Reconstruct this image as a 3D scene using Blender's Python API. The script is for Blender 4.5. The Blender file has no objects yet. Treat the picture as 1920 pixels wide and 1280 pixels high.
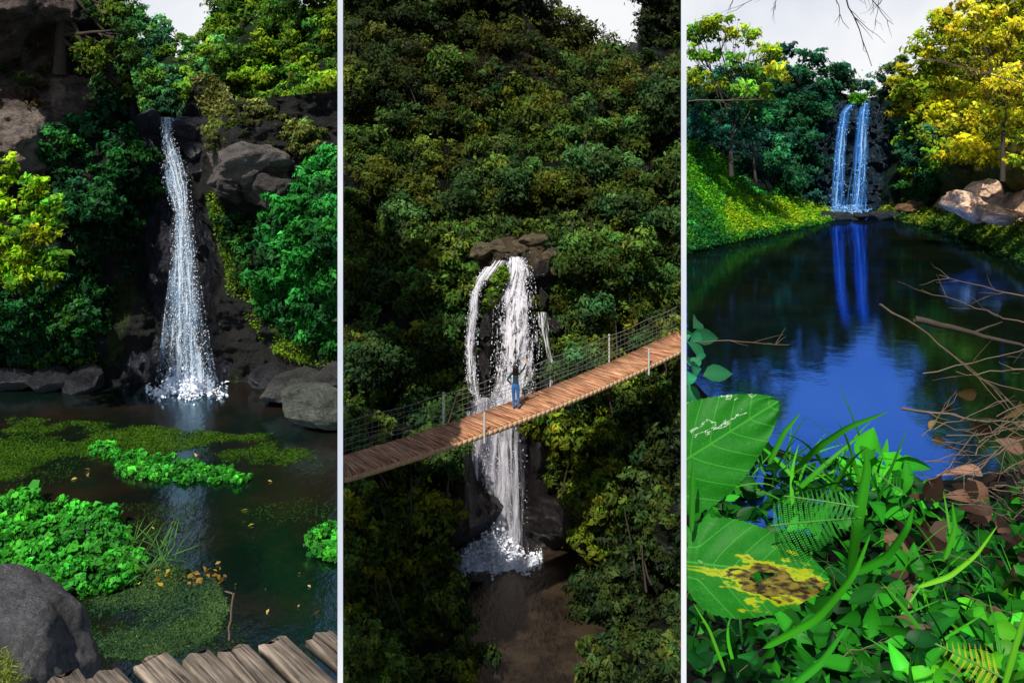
import bpy, bmesh, math, random
import numpy as np
from mathutils import Vector
random.seed(7)
F = 1600.0; CX = 960.0; HY = 290.0
scene = bpy.context.scene

# ------------------------------------------------------------ helpers
def W(px, py, d):
    "surveyed bearing (px,py) + distance d  -> world metres (eye at origin)"
    px = np.asarray(px, float); py = np.asarray(py, float); d = np.asarray(d, float)
    px, py, d = np.broadcast_arrays(px, py, d)
    return np.stack([(px-CX)*d/F, d, (HY-py)*d/F], -1)

SITE = {'L': (-140, 633), 'M': (643, 1277), 'R': (1287, 2060)}
def fit(co, site):
    if site is None: return co
    lo, hi = SITE[site]
    y = np.maximum(co[:, 1], 0.01)
    co[:, 0] = np.clip(co[:, 0], (lo-CX)/F*y, (hi-CX)/F*y)
    return co

def _h(ix, iy, iz):
    n = (ix.astype(np.int64)*374761393 + iy.astype(np.int64)*668265263 + iz.astype(np.int64)*1440662683) & 0xFFFFFFFF
    n = ((n ^ (n >> 13))*1274126177) & 0xFFFFFFFF
    n = n ^ (n >> 16)
    return (n & 0xFFFFFF)/float(0xFFFFFF)
def vnoise(p):
    f = np.floor(p); t = p-f; t = t*t*(3-2*t)
    i = f.astype(np.int64); x, y, z = i[..., 0], i[..., 1], i[..., 2]
    def L(a, b, k): return a+(b-a)*k
    c = lambda a, b, e: _h(x+a, y+b, z+e)
    x00 = L(c(0,0,0), c(1,0,0), t[..., 0]); x10 = L(c(0,1,0), c(1,1,0), t[..., 0])
    x01 = L(c(0,0,1), c(1,0,1), t[..., 0]); x11 = L(c(0,1,1), c(1,1,1), t[..., 0])
    return L(L(x00, x10, t[..., 1]), L(x01, x11, t[..., 1]), t[..., 2])
def fbm(p, o=4):
    s = 0; a = 0.5; tot = 0
    for k in range(o):
        s = s+a*vnoise(p*(2.03**k)+k*17.3); tot += a; a *= 0.5
    return s/tot*2-1
def nrm(v): return v/np.maximum(np.linalg.norm(v, axis=-1, keepdims=True), 1e-9)
def inside(px, py, poly):
    px = np.asarray(px, float); py = np.asarray(py, float)
    r = np.zeros(px.shape, bool); n = len(poly)
    for i in range(n):
        x1, y1 = poly[i]; x2, y2 = poly[(i+1) % n]
        if y1 == y2: continue
        c = ((y1 > py) != (y2 > py)) & (px < (x2-x1)*(py-y1)/(y2-y1)+x1)
        r ^= c
    return r
def idw(ctrl, p=3.0):
    C = np.array(ctrl, float)
    def fn(px, py, s=None):
        px = np.asarray(px, float); py = np.asarray(py, float)
        num = 0; den = 0
        for a, b, d in C:
            w = 1/(((px-a)**2+(py-b)**2)+200.0)**(p/2)
            num = num+w*d; den = den+w
        return num/den
    return fn
def mk(name, co, faces, mat, col=None, uv=None, smooth=False, site=None, parent=None):
    co = fit(np.array(co, float).reshape(-1, 3).copy(), site)
    faces = np.asarray(faces, np.int32); k = faces.shape[1]
    me = bpy.data.meshes.new(name)
    me.vertices.add(len(co)); me.vertices.foreach_set('co', co.astype(np.float32).ravel())
    me.loops.add(faces.size); me.loops.foreach_set('vertex_index', faces.ravel())
    me.polygons.add(len(faces)); me.polygons.foreach_set('loop_start', np.arange(0, faces.size, k, dtype=np.int32))
    if smooth: me.polygons.foreach_set('use_smooth', np.ones(len(faces), bool))
    if col is not None:
        a = me.color_attributes.new('Col', 'FLOAT_COLOR', 'POINT')
        c = np.ones((len(co), 4), np.float32); c[:, :3] = np.clip(col, 0, 1); a.data.foreach_set('color', c.ravel())
    if uv is not None:
        u = me.uv_layers.new(name='UVMap'); u.data.foreach_set('uv', np.asarray(uv, np.float32)[faces.ravel()].ravel())
    me.update(calc_edges=True); me.validate()
    me.materials.append(mat)
    ob = bpy.data.objects.new(name, me); scene.collection.objects.link(ob)
    if parent: ob.parent = parent
    return ob
def empty(name):
    e = bpy.data.objects.new(name, None); scene.collection.objects.link(e); return e
def gridfaces(nx, ny):
    i = np.arange(nx-1)[None, :]; j = np.arange(ny-1)[:, None]
    a = (j*nx+i).ravel(); return np.stack([a, a+nx, a+nx+1, a+1], -1)

# ------------------------------------------------------------ materials
def newmat(name):
    m = bpy.data.materials.new(name); m.use_nodes = True
    nt = m.node_tree; nt.nodes.clear()
    return m, nt, nt.nodes, nt.links
def N(ns, t, **k):
    n = ns.new(t)
    for a, b in k.items():
        if a in n.inputs: n.inputs[a].default_value = b
        else: setattr(n, a, b)
    return n
def leafmat(name, trans=0.3, rough=0.55, spec=0.12):
    m, nt, ns, ln = newmat(name)
    at = N(ns, 'ShaderNodeAttribute', attribute_name='Col')
    p = N(ns, 'ShaderNodeBsdfPrincipled', Roughness=rough); p.inputs['Specular IOR Level'].default_value = spec
    t = N(ns, 'ShaderNodeBsdfTranslucent'); mx = N(ns, 'ShaderNodeMixShader', Fac=trans); o = N(ns, 'ShaderNodeOutputMaterial')
    ln.new(at.outputs['Color'], p.inputs['Base Color']); ln.new(at.outputs['Color'], t.inputs['Color'])
    ln.new(p.outputs[0], mx.inputs[1]); ln.new(t.outputs[0], mx.inputs[2]); ln.new(mx.outputs[0], o.inputs[0])
    return m
def rockmat(name, sc=1.0, rough=0.8, spec=0.3, bump=0.6, lo=0.3, hi=1.6, stretch=(1,1,1.5)):
    m, nt, ns, ln = newmat(name)
    tc = N(ns, 'ShaderNodeTexCoord'); mp = N(ns, 'ShaderNodeMapping'); mp.inputs['Scale'].default_value = stretch
    ln.new(tc.outputs['Object'], mp.inputs[0])
    n1 = N(ns, 'ShaderNodeTexNoise', Scale=1.7*sc, Detail=12.0, Roughness=0.72, Distortion=0.3); ln.new(mp.outputs[0], n1.inputs['Vector'])
    n3 = N(ns, 'ShaderNodeTexNoise', Scale=14*sc, Detail=8.0, Roughness=0.7); ln.new(mp.outputs[0], n3.inputs['Vector'])
    n2 = N(ns, 'ShaderNodeTexVoronoi', Scale=1.5*sc); n2.feature = 'DISTANCE_TO_EDGE'
    add = N(ns, 'ShaderNodeMixRGB', Fac=0.55); ln.new(mp.outputs[0], add.inputs[1]); ln.new(n1.outputs['Color'], add.inputs[2])
    ln.new(add.outputs[0], n2.inputs['Vector'])
    mr = N(ns, 'ShaderNodeMapRange'); mr.inputs[1].default_value = 0.34; mr.inputs[2].default_value = 0.66
    mr.inputs[3].default_value = lo; mr.inputs[4].default_value = hi; ln.new(n1.outputs['Fac'], mr.inputs[0])
    m3 = N(ns, 'ShaderNodeMapRange'); m3.inputs[1].default_value = 0.3; m3.inputs[2].default_value = 0.7
    m3.inputs[3].default_value = .6; m3.inputs[4].default_value = 1.35; ln.new(n3.outputs['Fac'], m3.inputs[0])
    cr = N(ns, 'ShaderNodeMapRange'); cr.inputs[1].default_value = 0.0; cr.inputs[2].default_value = 0.022
    cr.inputs[3].default_value = 0.55; cr.inputs[4].default_value = 1.0; ln.new(n2.outputs['Distance'], cr.inputs[0])
    mul0 = N(ns, 'ShaderNodeMath', operation='MULTIPLY'); ln.new(mr.outputs[0], mul0.inputs[0]); ln.new(cr.outputs[0], mul0.inputs[1])
    mul = N(ns, 'ShaderNodeMath', operation='MULTIPLY'); ln.new(mul0.outputs[0], mul.inputs[0]); ln.new(m3.outputs[0], mul.inputs[1])
    vm = N(ns, 'ShaderNodeVectorMath', operation='SCALE'); ln.new(mul.outputs[0], vm.inputs['Scale'])
    at = N(ns, 'ShaderNodeAttribute', attribute_name='Col'); ln.new(at.outputs['Color'], vm.inputs[0])
    p = N(ns, 'ShaderNodeBsdfPrincipled', Roughness=rough); p.inputs['Specular IOR Level'].default_value = spec
    ln.new(vm.outputs[0], p.inputs['Base Color'])
    b = N(ns, 'ShaderNodeBump', Strength=bump, Distance=0.22/sc); ln.new(mul.outputs[0], b.inputs['Height']); ln.new(b.outputs[0], p.inputs['Normal'])
    o = N(ns, 'ShaderNodeOutputMaterial'); ln.new(p.outputs[0], o.inputs[0])
    return m
def simple(name, col, rough=0.6, spec=0.3, metal=0.0, var=0.25, sc=8.0):
    m, nt, ns, ln = newmat(name)
    tc = N(ns, 'ShaderNodeTexCoord'); n1 = N(ns, 'ShaderNodeTexNoise', Scale=sc, Detail=6.0); ln.new(tc.outputs['Object'], n1.inputs['Vector'])
    mr = N(ns, 'ShaderNodeMapRange'); mr.inputs[3].default_value = 1-2*var; mr.inputs[4].default_value = 1+2*var; ln.new(n1.outputs['Fac'], mr.inputs[0])
    vm = N(ns, 'ShaderNodeVectorMath', operation='SCALE'); vm.inputs[0].default_value = col; ln.new(mr.outputs[0], vm.inputs['Scale'])
    p = N(ns, 'ShaderNodeBsdfPrincipled', Roughness=rough, Metallic=metal); p.inputs['Specular IOR Level'].default_value = spec
    ln.new(vm.outputs[0], p.inputs['Base Color']); o = N(ns, 'ShaderNodeOutputMaterial'); ln.new(p.outputs[0], o.inputs[0])
    return m
def fallmat(name, col, uf=40, vf=3, lo=0.45, hi=0.6, seed=0.0, maxa=0.95, edge=1.0):
    m, nt, ns, ln = newmat(name)
    tc = N(ns, 'ShaderNodeTexCoord'); sp = N(ns, 'ShaderNodeSeparateXYZ'); ln.new(tc.outputs['UV'], sp.inputs[0])
    wob_ = N(ns, 'ShaderNodeTexNoise', Scale=9.0, Detail=4.0); ln.new(tc.outputs['UV'], wob_.inputs['Vector'])
    wm = N(ns, 'ShaderNodeMixRGB', Fac=0.09); wm.blend_type = 'ADD'; ln.new(tc.outputs['UV'], wm.inputs[1]); ln.new(wob_.outputs['Color'], wm.inputs[2])
    mp = N(ns, 'ShaderNodeMapping'); mp.inputs['Scale'].default_value = (uf, vf, 1); mp.inputs['Location'].default_value = (seed, seed*2, seed)
    ln.new(wm.outputs[0], mp.inputs[0])
    n1 = N(ns, 'ShaderNodeTexNoise', Scale=1.0, Detail=11.0, Roughness=0.75); ln.new(mp.outputs[0], n1.inputs['Vector'])
    a = N(ns, 'ShaderNodeMath', operation='SUBTRACT'); ln.new(sp.outputs[0], a.inputs[0]); a.inputs[1].default_value = 0.5
    b = N(ns, 'ShaderNodeMath', operation='ABSOLUTE'); ln.new(a.outputs[0], b.inputs[0])
    c = N(ns, 'ShaderNodeMath', operation='POWER'); ln.new(b.outputs[0], c.inputs[0]); c.inputs[1].default_value = 2.5
    d = N(ns, 'ShaderNodeMath', operation='MULTIPLY_ADD'); ln.new(c.outputs[0], d.inputs[0]); d.inputs[1].default_value = -edge; ln.new(n1.outputs['Fac'], d.inputs[2])
    mr = N(ns, 'ShaderNodeMapRange'); mr.inputs[1].default_value = lo; mr.inputs[2].default_value = hi; mr.inputs[4].default_value = maxa
    ln.new(d.outputs[0], mr.inputs[0])
    df = N(ns, 'ShaderNodeBsdfDiffuse', Color=(*col, 1)); tl = N(ns, 'ShaderNodeBsdfTranslucent', Color=(*col, 1)); m1 = N(ns, 'ShaderNodeMixShader', Fac=0.3)
    ln.new(df.outputs[0], m1.inputs[1]); ln.new(tl.outputs[0], m1.inputs[2])
    tr = N(ns, 'ShaderNodeBsdfTransparent'); m2 = N(ns, 'ShaderNodeMixShader')
    ln.new(mr.outputs[0], m2.inputs[0]); ln.new(tr.outputs[0], m2.inputs[1]); ln.new(m1.outputs[0], m2.inputs[2])
    o = N(ns, 'ShaderNodeOutputMaterial'); ln.new(m2.outputs[0], o.inputs[0])
    return m
def watermat(name, tint, c1, c2, refl=0.6, rough=0.03, bump=0.05, sc=1.0, stretch=(1, 1, 1), colsc=0.3):
    m, nt, ns, ln = newmat(name)
    tc = N(ns, 'ShaderNodeTexCoord'); mp = N(ns, 'ShaderNodeMapping'); mp.inputs['Scale'].default_value = stretch
    ln.new(tc.outputs['Object'], mp.inputs[0])
    n1 = N(ns, 'ShaderNodeTexNoise', Scale=2.5*sc, Detail=6.0, Roughness=0.6); ln.new(mp.outputs[0], n1.inputs['Vector'])
    b = N(ns, 'ShaderNodeBump', Strength=bump, Distance=0.1); ln.new(n1.outputs['Fac'], b.inputs['Height'])
    n2 = N(ns, 'ShaderNodeTexNoise', Scale=colsc, Detail=9.0, Roughness=0.7); ln.new(tc.outputs['Object'], n2.inputs['Vector'])
    cr = N(ns, 'ShaderNodeMapRange'); cr.inputs[1].default_value = 0.42; cr.inputs[2].default_value = 0.6; ln.new(n2.outputs['Fac'], cr.inputs[0])
    mc = N(ns, 'ShaderNodeMixRGB', Color1=(*c1, 1), Color2=(*c2, 1)); ln.new(cr.outputs[0], mc.inputs[0])
    df = N(ns, 'ShaderNodeBsdfDiffuse'); ln.new(mc.outputs[0], df.inputs[0])
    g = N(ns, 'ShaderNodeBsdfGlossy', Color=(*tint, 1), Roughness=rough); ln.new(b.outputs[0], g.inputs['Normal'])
    mx = N(ns, 'ShaderNodeMixShader', Fac=refl); ln.new(df.outputs[0], mx.inputs[1]); ln.new(g.outputs[0], mx.inputs[2])
    o = N(ns, 'ShaderNodeOutputMaterial'); ln.new(mx.outputs[0], o.inputs[0])
    return m

LEAF = leafmat('leaf'); LEAFG = leafmat('leaf_glossy', 0.25, 0.45, 0.12); LEAFSUN = leafmat('leaf_sunlit', 0.4)  # leaf_sunlit: more translucent copy of leaf, for foliage coloured as sunlit
ROCK = rockmat('rock', bump=.9); WETROCK = rockmat('wet_rock', 1.2, 0.3, 0.5, 1.0); SOIL = rockmat('soil', 0.8, 0.9, 0.1, 0.5)
BARK = simple('bark', (0.05, 0.04, 0.03), 0.9); TWIG = simple('twig_bark', (0.15, 0.105, 0.07), 0.8)
FOAM = simple('foam', (0.85, 0.88, 0.95), 0.8, var=0.05)

# ------------------------------------------------------------ geometry builders
def leaves_arrays(c, t, n, L, Wd, col):
    b = nrm(np.cross(n, t)); t = nrm(np.cross(b, n))
    L = L[:, None]; Wd = Wd[:, None]
    v = np.stack([c-t*L/2, c+b*Wd/2+n*Wd*0.18-t*L*0.05, c+t*L/2-n*L*0.1, c-b*Wd/2+n*Wd*0.18-t*L*0.05], 1)
    return v.reshape(-1, 3), np.repeat(col, 4, 0)
def crowns_mesh(name, C, R, col, site, leafpx, cover=2.2, mat=None, nsub=22, flat=0.85, parent=None, seed=1, jit=0.26, aspect=0.45, grad=0.45, loose=1.0):
    "C: crown centres (n,3), R radii (n), col (n,3)"
    r = np.random.default_rng(seed)
    P = []; K = []
    for c, R0, k in zip(C, R, col):
        d = c[1]; lp = leafpx*d/F
        ns_ = int(nsub*(0.7+0.6*r.random()))
        dirs = nrm(r.normal(size=(ns_, 3))+np.array([0, -0.35, 0.3]))
        elong = np.array([r.uniform(.75, 1.25), 1, flat*r.uniform(.75, 1.3)])
        sc = c+dirs*R0*elong*(r.uniform(0.2, 1.0+.2*loose, (ns_, 1)))
        sr = R0*r.uniform(0.13, 0.42, ns_)
        bright = np.exp(r.normal(size=ns_)*0.30)*(1+0.25*dirs[:, 2])  # upper clumps get lighter colour, part of the painted crown shading
        hue = r.normal(size=ns_)*0.08
        for s, rr, bb, hh in zip(sc, sr, bright, hue):
            n = int(cover*2.2*np.pi*rr*rr/(lp*lp*aspect/2)*0.5)+5
            dd = nrm(r.normal(size=(n, 3))+np.array([0, -0.3, 0.35]))
            pos = s+dd*rr*np.abs(r.normal(size=(n, 1))*.32*loose+.85)*np.array([1.15, 1.15, .8])
            nn = nrm(dd*.7+r.normal(size=(n, 3))*0.5+np.array([-0.05, -0.25, 0.5]))
            tt = nrm(r.normal(size=(n, 3))*.8+dd*.6+np.array([0, -0.1, -0.6]))
            sz = lp*np.exp(r.normal(size=n)*.32)
            cc = k*bb*np.clip(1+jit*r.normal(size=(n, 1)), .3, 2)
            cc = cc*np.array([1+hh*2.0, 1, 1-hh])
            cc = cc+cc*np.array([0.4, 0.05, 0])*r.normal(size=(n, 1))*0.25
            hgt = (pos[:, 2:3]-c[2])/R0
            cc = cc*np.clip(0.8+0.3*dd[:, 2:3], 0.2, 2)*np.clip(1.0+grad*hgt, 0.35, 1.7)  # painted shading: leaf colour lightens upward and darkens toward the crown's underside
            a, q = leaves_arrays(pos, tt, nn, sz, sz*aspect, np.clip(cc, 0.001, 1))
            P.append(a); K.append(q)
    P = np.concatenate(P); K = np.concatenate(K)
    if site:
        lo, hi = SITE[site]; q = P.reshape(-1, 4, 3).mean(1); px = q[:, 0]/np.maximum(q[:, 1], .1)*F+CX
        keep = (px > lo) & (px < hi); P = P.reshape(-1, 4, 3)[keep].reshape(-1, 3); K = K.reshape(-1, 4, 3)[keep].reshape(-1, 3)
    f = np.arange(len(P)).reshape(-1, 4)
    return mk(name, P, f, mat or LEAF, K, site=site, parent=parent)
def scatter(poly, n, mind, r, avoid=()):
    P = np.array(poly); lo = P.min(0); hi = P.max(0); pts = []
    for k in range(n*40):
        p = r.uniform(lo, hi)
        if not inside(p[0], p[1], poly): continue
        if any(inside(p[0], p[1], a) for a in avoid): continue
        if pts and np.min(np.linalg.norm(np.array(pts)-p, axis=1)) < mind: continue
        pts.append(p)
        if len(pts) >= n: break
    return np.array(pts)
def region_crowns(name, poly, n, mind, rpx, depth, cols, site, leafpx, seed, cover=2.2, off=0.5, avoid=(), **kw):
    r = np.random.default_rng(seed)
    pts = scatter(poly, n, mind, r, avoid)
    Rp = rpx[0]+(rpx[1]-rpx[0])*r.random(len(pts))**1.3
    d = depth(pts[:, 0], pts[:, 1]); Rw = Rp*d/F
    C = W(pts[:, 0], pts[:, 1], d-Rw*off*r.uniform(.4, 1.6, len(pts)))
    cols = np.array(cols); k = cols[r.integers(0, len(cols), len(pts))]*np.exp(r.normal(size=(len(pts), 1))*.25)
    return crowns_mesh(name, C, Rw, k, site, leafpx, cover, seed=seed, **kw)
def cover_arrays(poly, n, depth, leafpx, cols, seed, up=0.5, lift=0.15, aspect=0.5, thr=None, nsc=1.2, avoid=()):
    r = np.random.default_rng(seed); P = np.array(poly); lo = P.min(0); hi = P.max(0)
    pts = r.uniform(lo, hi, (n*2, 2)); pts = pts[inside(pts[:, 0], pts[:, 1], poly)]
    for a in avoid: pts = pts[~inside(pts[:, 0], pts[:, 1], a)]
    d = depth(pts[:, 0], pts[:, 1]); c = W(pts[:, 0], pts[:, 1], d)
    nz = fbm(c*nsc+seed, 4)
    if thr is not None:
        k = nz+r.normal(size=len(nz))*0.06 > thr; pts = pts[k]; d = d[k]; c = c[k]; nz = nz[k]
    m = len(c); L = leafpx*d/F*r.uniform(0.6, 1.4, m)
    c = c+r.normal(size=(m, 3))*L[:, None]*0.3*np.array([1, 1, min(1, lift*8)])+np.array([0, -1, 0.6])*(r.random((m, 1))*lift)
    nn = nrm(r.normal(size=(m, 3))*0.5+np.array([0, -0.5*(1-up), up])); tt = nrm(r.normal(size=(m, 3)))
    cols = np.array(cols); w = np.clip(nz*1.6+0.5+r.normal(size=m)*0.2, 0, 1)[:, None]
    cc = (cols[0]*(1-w)+cols[1]*w)*r.uniform(0.6, 1.4, (m, 1))
    return leaves_arrays(c, tt, nn, L, L*aspect, cc)
def cover(name, poly, n, depth, leafpx, cols, seed, site, mat=None, parent=None, **kw):
    a, k = cover_arrays(poly, n, depth, leafpx, cols, seed, **kw)
    return mk(name, a, np.arange(len(a)).reshape(-1, 4), mat or LEAF, k, site=site, parent=parent)
def sheet(name, x0, x1, nx, top, bot, ny, depth, colf, mat, site, amp=0.4, nsc=0.8, smooth=True, parent=None):
    px = np.linspace(x0, x1, nx)
    tx = np.interp(px, [p[0] for p in top], [p[1] for p in top]); bx = np.interp(px, [p[0] for p in bot], [p[1] for p in bot])
    s = np.linspace(0, 1, ny)[:, None]; PX = np.broadcast_to(px, (ny, nx)); PY = tx*(1-s)+bx*s; S = np.broadcast_to(s, (ny, nx))
    d = depth(PX, PY, S); co = W(PX, PY, d).reshape(-1, 3)
    nz = fbm(co*nsc, 5); rg = 1-np.abs(fbm(co*nsc*1.7+9, 4))*2
    st = fbm(co*np.array([.5, .5, 2.2])*nsc+31, 4)
    a = amp*(0.5*nz+0.35*rg+0.5*st)
    co = co*(1+(-a/np.maximum(co[:, 1], 1)))[:, None]
    col = colf(PX.ravel(), PY.ravel(), co)
    return mk(name, co, gridfaces(nx, ny), mat, col, smooth=smooth, site=site, parent=parent)
def tubes(name, lines, mat, site=None, seg=6, parent=None, smooth=True):
    V = []; Fc = []; off = 0
    for pts, rad in lines:
        pts = np.array(pts, float); n = len(pts); rad = np.broadcast_to(np.asarray(rad, float), (n,))
        tg = nrm(np.gradient(pts, axis=0)); ref = np.array([0, 0, 1.0]) if abs(tg[0][2]) < 0.8 else np.array([1.0, 0, 0])
        u = nrm(np.cross(tg, ref)); v = np.cross(tg, u)
        a = np.linspace(0, 2*np.pi, seg, endpoint=False)
        ring = pts[:, None]+(u[:, None]*np.cos(a)[None, :, None]+v[:, None]*np.sin(a)[None, :, None])*rad[:, None, None]
        V.append(ring.reshape(-1, 3))
        i = np.arange(n-1)[:, None]; j = np.arange(seg)[None, :]; j2 = (j+1) % seg
        Fc.append((np.stack([i*seg+j, i*seg+j2, (i+1)*seg+j2, (i+1)*seg+j], -1)+off).reshape(-1, 4)); off += n*seg
    return mk(name, np.concatenate(V), np.concatenate(Fc), mat, smooth=smooth, site=site, parent=parent)
def wob(a, b, n, amp, r):
    a = np.array(a, float); b = np.array(b, float); t = np.linspace(0, 1, n)[:, None]
    p = a*(1-t)+b*t; k = r.normal(size=(n, 3))*amp; k[0] = 0
    return p+np.cumsum(k, 0)*0.6
def boxes(name, items, mat, site=None, parent=None):
    V = []; Fc = []
    q = np.array([[0,1,3,2],[4,6,7,5],[0,4,5,1],[2,3,7,6],[0,2,6,4],[1,5,7,3]])
    for i, (c, ax, ay, az) in enumerate(items):
        c, ax, ay, az = map(np.array, (c, ax, ay, az))
        V.append([c+sx*ax+sy*ay+sz*az for sx in (-1, 1) for sy in (-1, 1) for sz in (-1, 1)]); Fc.append(q+8*i)
    return mk(name, np.concatenate(V), np.concatenate(Fc), mat, site=site, parent=parent)
def rock(name, c, rad, seed, col, mat=None, site=None, amp=0.28, parent=None, sub=4, rot=0.0, chop=.6):
    bm = bmesh.new(); bmesh.ops.create_icosphere(bm, subdivisions=sub, radius=1)
    co = np.array([v.co[:] for v in bm.verts]); fa = np.array([[v.index for v in f.verts] for f in bm.faces]); bm.free()
    rg = np.random.default_rng(seed+500)
    pl = nrm(rg.normal(size=(16, 3))); dist = rg.uniform(chop, .95, 16)
    k_ = np.ones(len(co))
    for n_, d_ in zip(pl, dist):
        dt = co@n_; k_ = np.minimum(k_, np.where(dt > 1e-3, d_/np.maximum(dt, 1e-3), 9))
    n = fbm(co*1.6+seed*3.7, 5)
    co = co*(k_*(1+amp*0.55*n))[:, None]*1.15
    co = co*np.array(rad); cr, sr = math.cos(rot), math.sin(rot)
    co = np.stack([co[:, 0]*cr+co[:, 2]*sr, co[:, 1], -co[:, 0]*sr+co[:, 2]*cr], -1)+np.array(c)
    k = np.array(col)[None]*(1+0.5*n[:, None])
    return mk(name, co, fa, mat or ROCK, k, smooth=sub > 3, site=site, parent=parent)
def fall(name, rows, mat, site, nx=24, ny=70, bulge=0.25, off=0.0, seed=0, parent=None):
    R = np.array(rows, float); s = np.linspace(R[0, 0], R[-1, 0], ny)
    l = np.interp(s, R[:, 0], R[:, 1]); r_ = np.interp(s, R[:, 0], R[:, 2]); d = np.interp(s, R[:, 0], R[:, 3])-off
    u = np.linspace(0, 1, nx)[None]; PX = l[:, None]*(1-u)+r_[:, None]*u; PY = np.broadcast_to(s[:, None], PX.shape)
    D = d[:, None]-bulge*(4*u*(1-u)); co = W(PX, PY, D).reshape(-1, 3)
    co[:, 1] -= 0.12*fbm(co*np.array([4, 0.1, 1.0])+seed, 3)
    uv = np.stack([np.broadcast_to(u, PX.shape), np.broadcast_to(((s-s[0])/400.0)[:, None], PX.shape)], -1).reshape(-1, 2)
    return mk(name, co, gridfaces(nx, ny), mat, uv=uv, smooth=True, site=site, parent=parent)
def droplets(name, rows, n, size, mat, site, seed, spread=0.1, parent=None, stretch=2.0, pw=1.0, off=0.0):
    r = np.random.default_rng(seed); R = np.array(rows, float)
    s = R[0, 0]+(R[-1, 0]-R[0, 0])*r.random(n)**pw
    l = np.interp(s, R[:, 0], R[:, 1]); rr = np.interp(s, R[:, 0], R[:, 2]); d = np.interp(s, R[:, 0], R[:, 3])-off
    u = 0.5+np.clip(r.normal(size=n), -2.2, 2.2)*(0.22+spread); c = W(l+(rr-l)*u, s, d-r.uniform(0.1, 0.6, n))
    L = size*d/F*r.uniform(0.4, 1.5, n)
    tt = nrm(r.normal(size=(n, 3))*0.25+np.array([0, 0, -1])); nn = nrm(r.normal(size=(n, 3))*0.6+np.array([0, -1, 0.3]))
    a, k = leaves_arrays(c, tt, nn, L*stretch, L, np.ones((n, 3)))
    return mk(name, a, np.arange(len(a)).reshape(-1, 4), mat, k, site=site, parent=parent)
def splash(name, cx, hw, pyb, z, n, h, mat, site, seed, parent):
    "foam and thrown drops standing on the water plane z around the foot of a fall"
    r = np.random.default_rng(seed); px = cx+np.clip(r.normal(size=n)*.5, -1.25, 1.25)*hw
    py = pyb+r.normal(size=n)*7+6*np.sin(px*.11)
    d = -z*F/(py-HY); c = W(px, py, d); hh = np.abs(r.normal(size=n))**1.3*h*np.clip(1.1-np.abs(px-cx)/hw, .15, 1); c[:, 2] += hh
    L = 3.4*d/F*np.exp(r.normal(size=n)*.4)
    a, k = leaves_arrays(c, nrm(r.normal(size=(n, 3))), nrm(r.normal(size=(n, 3))*.7+[0, -.7, .8]), L*1.5, L, np.ones((n, 3)))
    return mk(name, a, np.arange(len(a)).reshape(-1, 4), mat, k, site=site, parent=parent)
def fine_leaves(c, t, n, L, Wd, col, curl=0.25, fold=0.15, rows=6, pw=0.75, tip=1.0):
    m = len(c); n = nrm(n); b = nrm(np.cross(n, t)); t = nrm(np.cross(b, n))
    s = np.linspace(0, 1, rows); w = np.sin(np.pi*np.clip(s, 0, 1)**pw)**tip; w[0] = max(w[0], 0.05); w[-1] = 0.01
    cr = np.broadcast_to(np.asarray(curl, float), (m,))
    V = np.zeros((m, rows, 3, 3))
    for i in range(rows):
        for j, e in enumerate((-1, 0, 1)):
            V[:, i, j] = c+t*(L*s[i]*(1-0.3*np.abs(cr)*s[i]))[:, None]+b*(Wd/2*w[i]*e)[:, None]+n*((-cr*L*s[i]**2)+fold*abs(e)*w[i]*Wd)[:, None]
    base = gridfaces(3, rows); Fc = (base[None]+(np.arange(m)*rows*3)[:, None, None]).reshape(-1, 4)
    K = np.repeat(col, rows*3, 0)
    mid = np.tile(np.array([1.0, 1.25, 1.0]), rows*m)[:, None]
    return V.reshape(-1, 3), Fc, K*mid
def fl_mesh(name, parts, mat, site, parent=None):
    V = []; Fc = []; K = []; o = 0
    for v, f, k in parts: V.append(v); Fc.append(f+o); K.append(k); o += len(v)
    return mk(name, np.concatenate(V), np.concatenate(Fc), mat, np.concatenate(K), smooth=True, site=site, parent=parent)
def plane_water(name, site, z, y0, y1, mat):
    lo, hi = SITE[site]; lo = (lo-CX)/F; hi = (hi-CX)/F
    v = [(lo*y0, y0, z), (hi*y0, y0, z), (hi*y1, y1, z), (lo*y1, y1, z)]
    return mk(name, v, [[0, 1, 2, 3]], mat)

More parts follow.
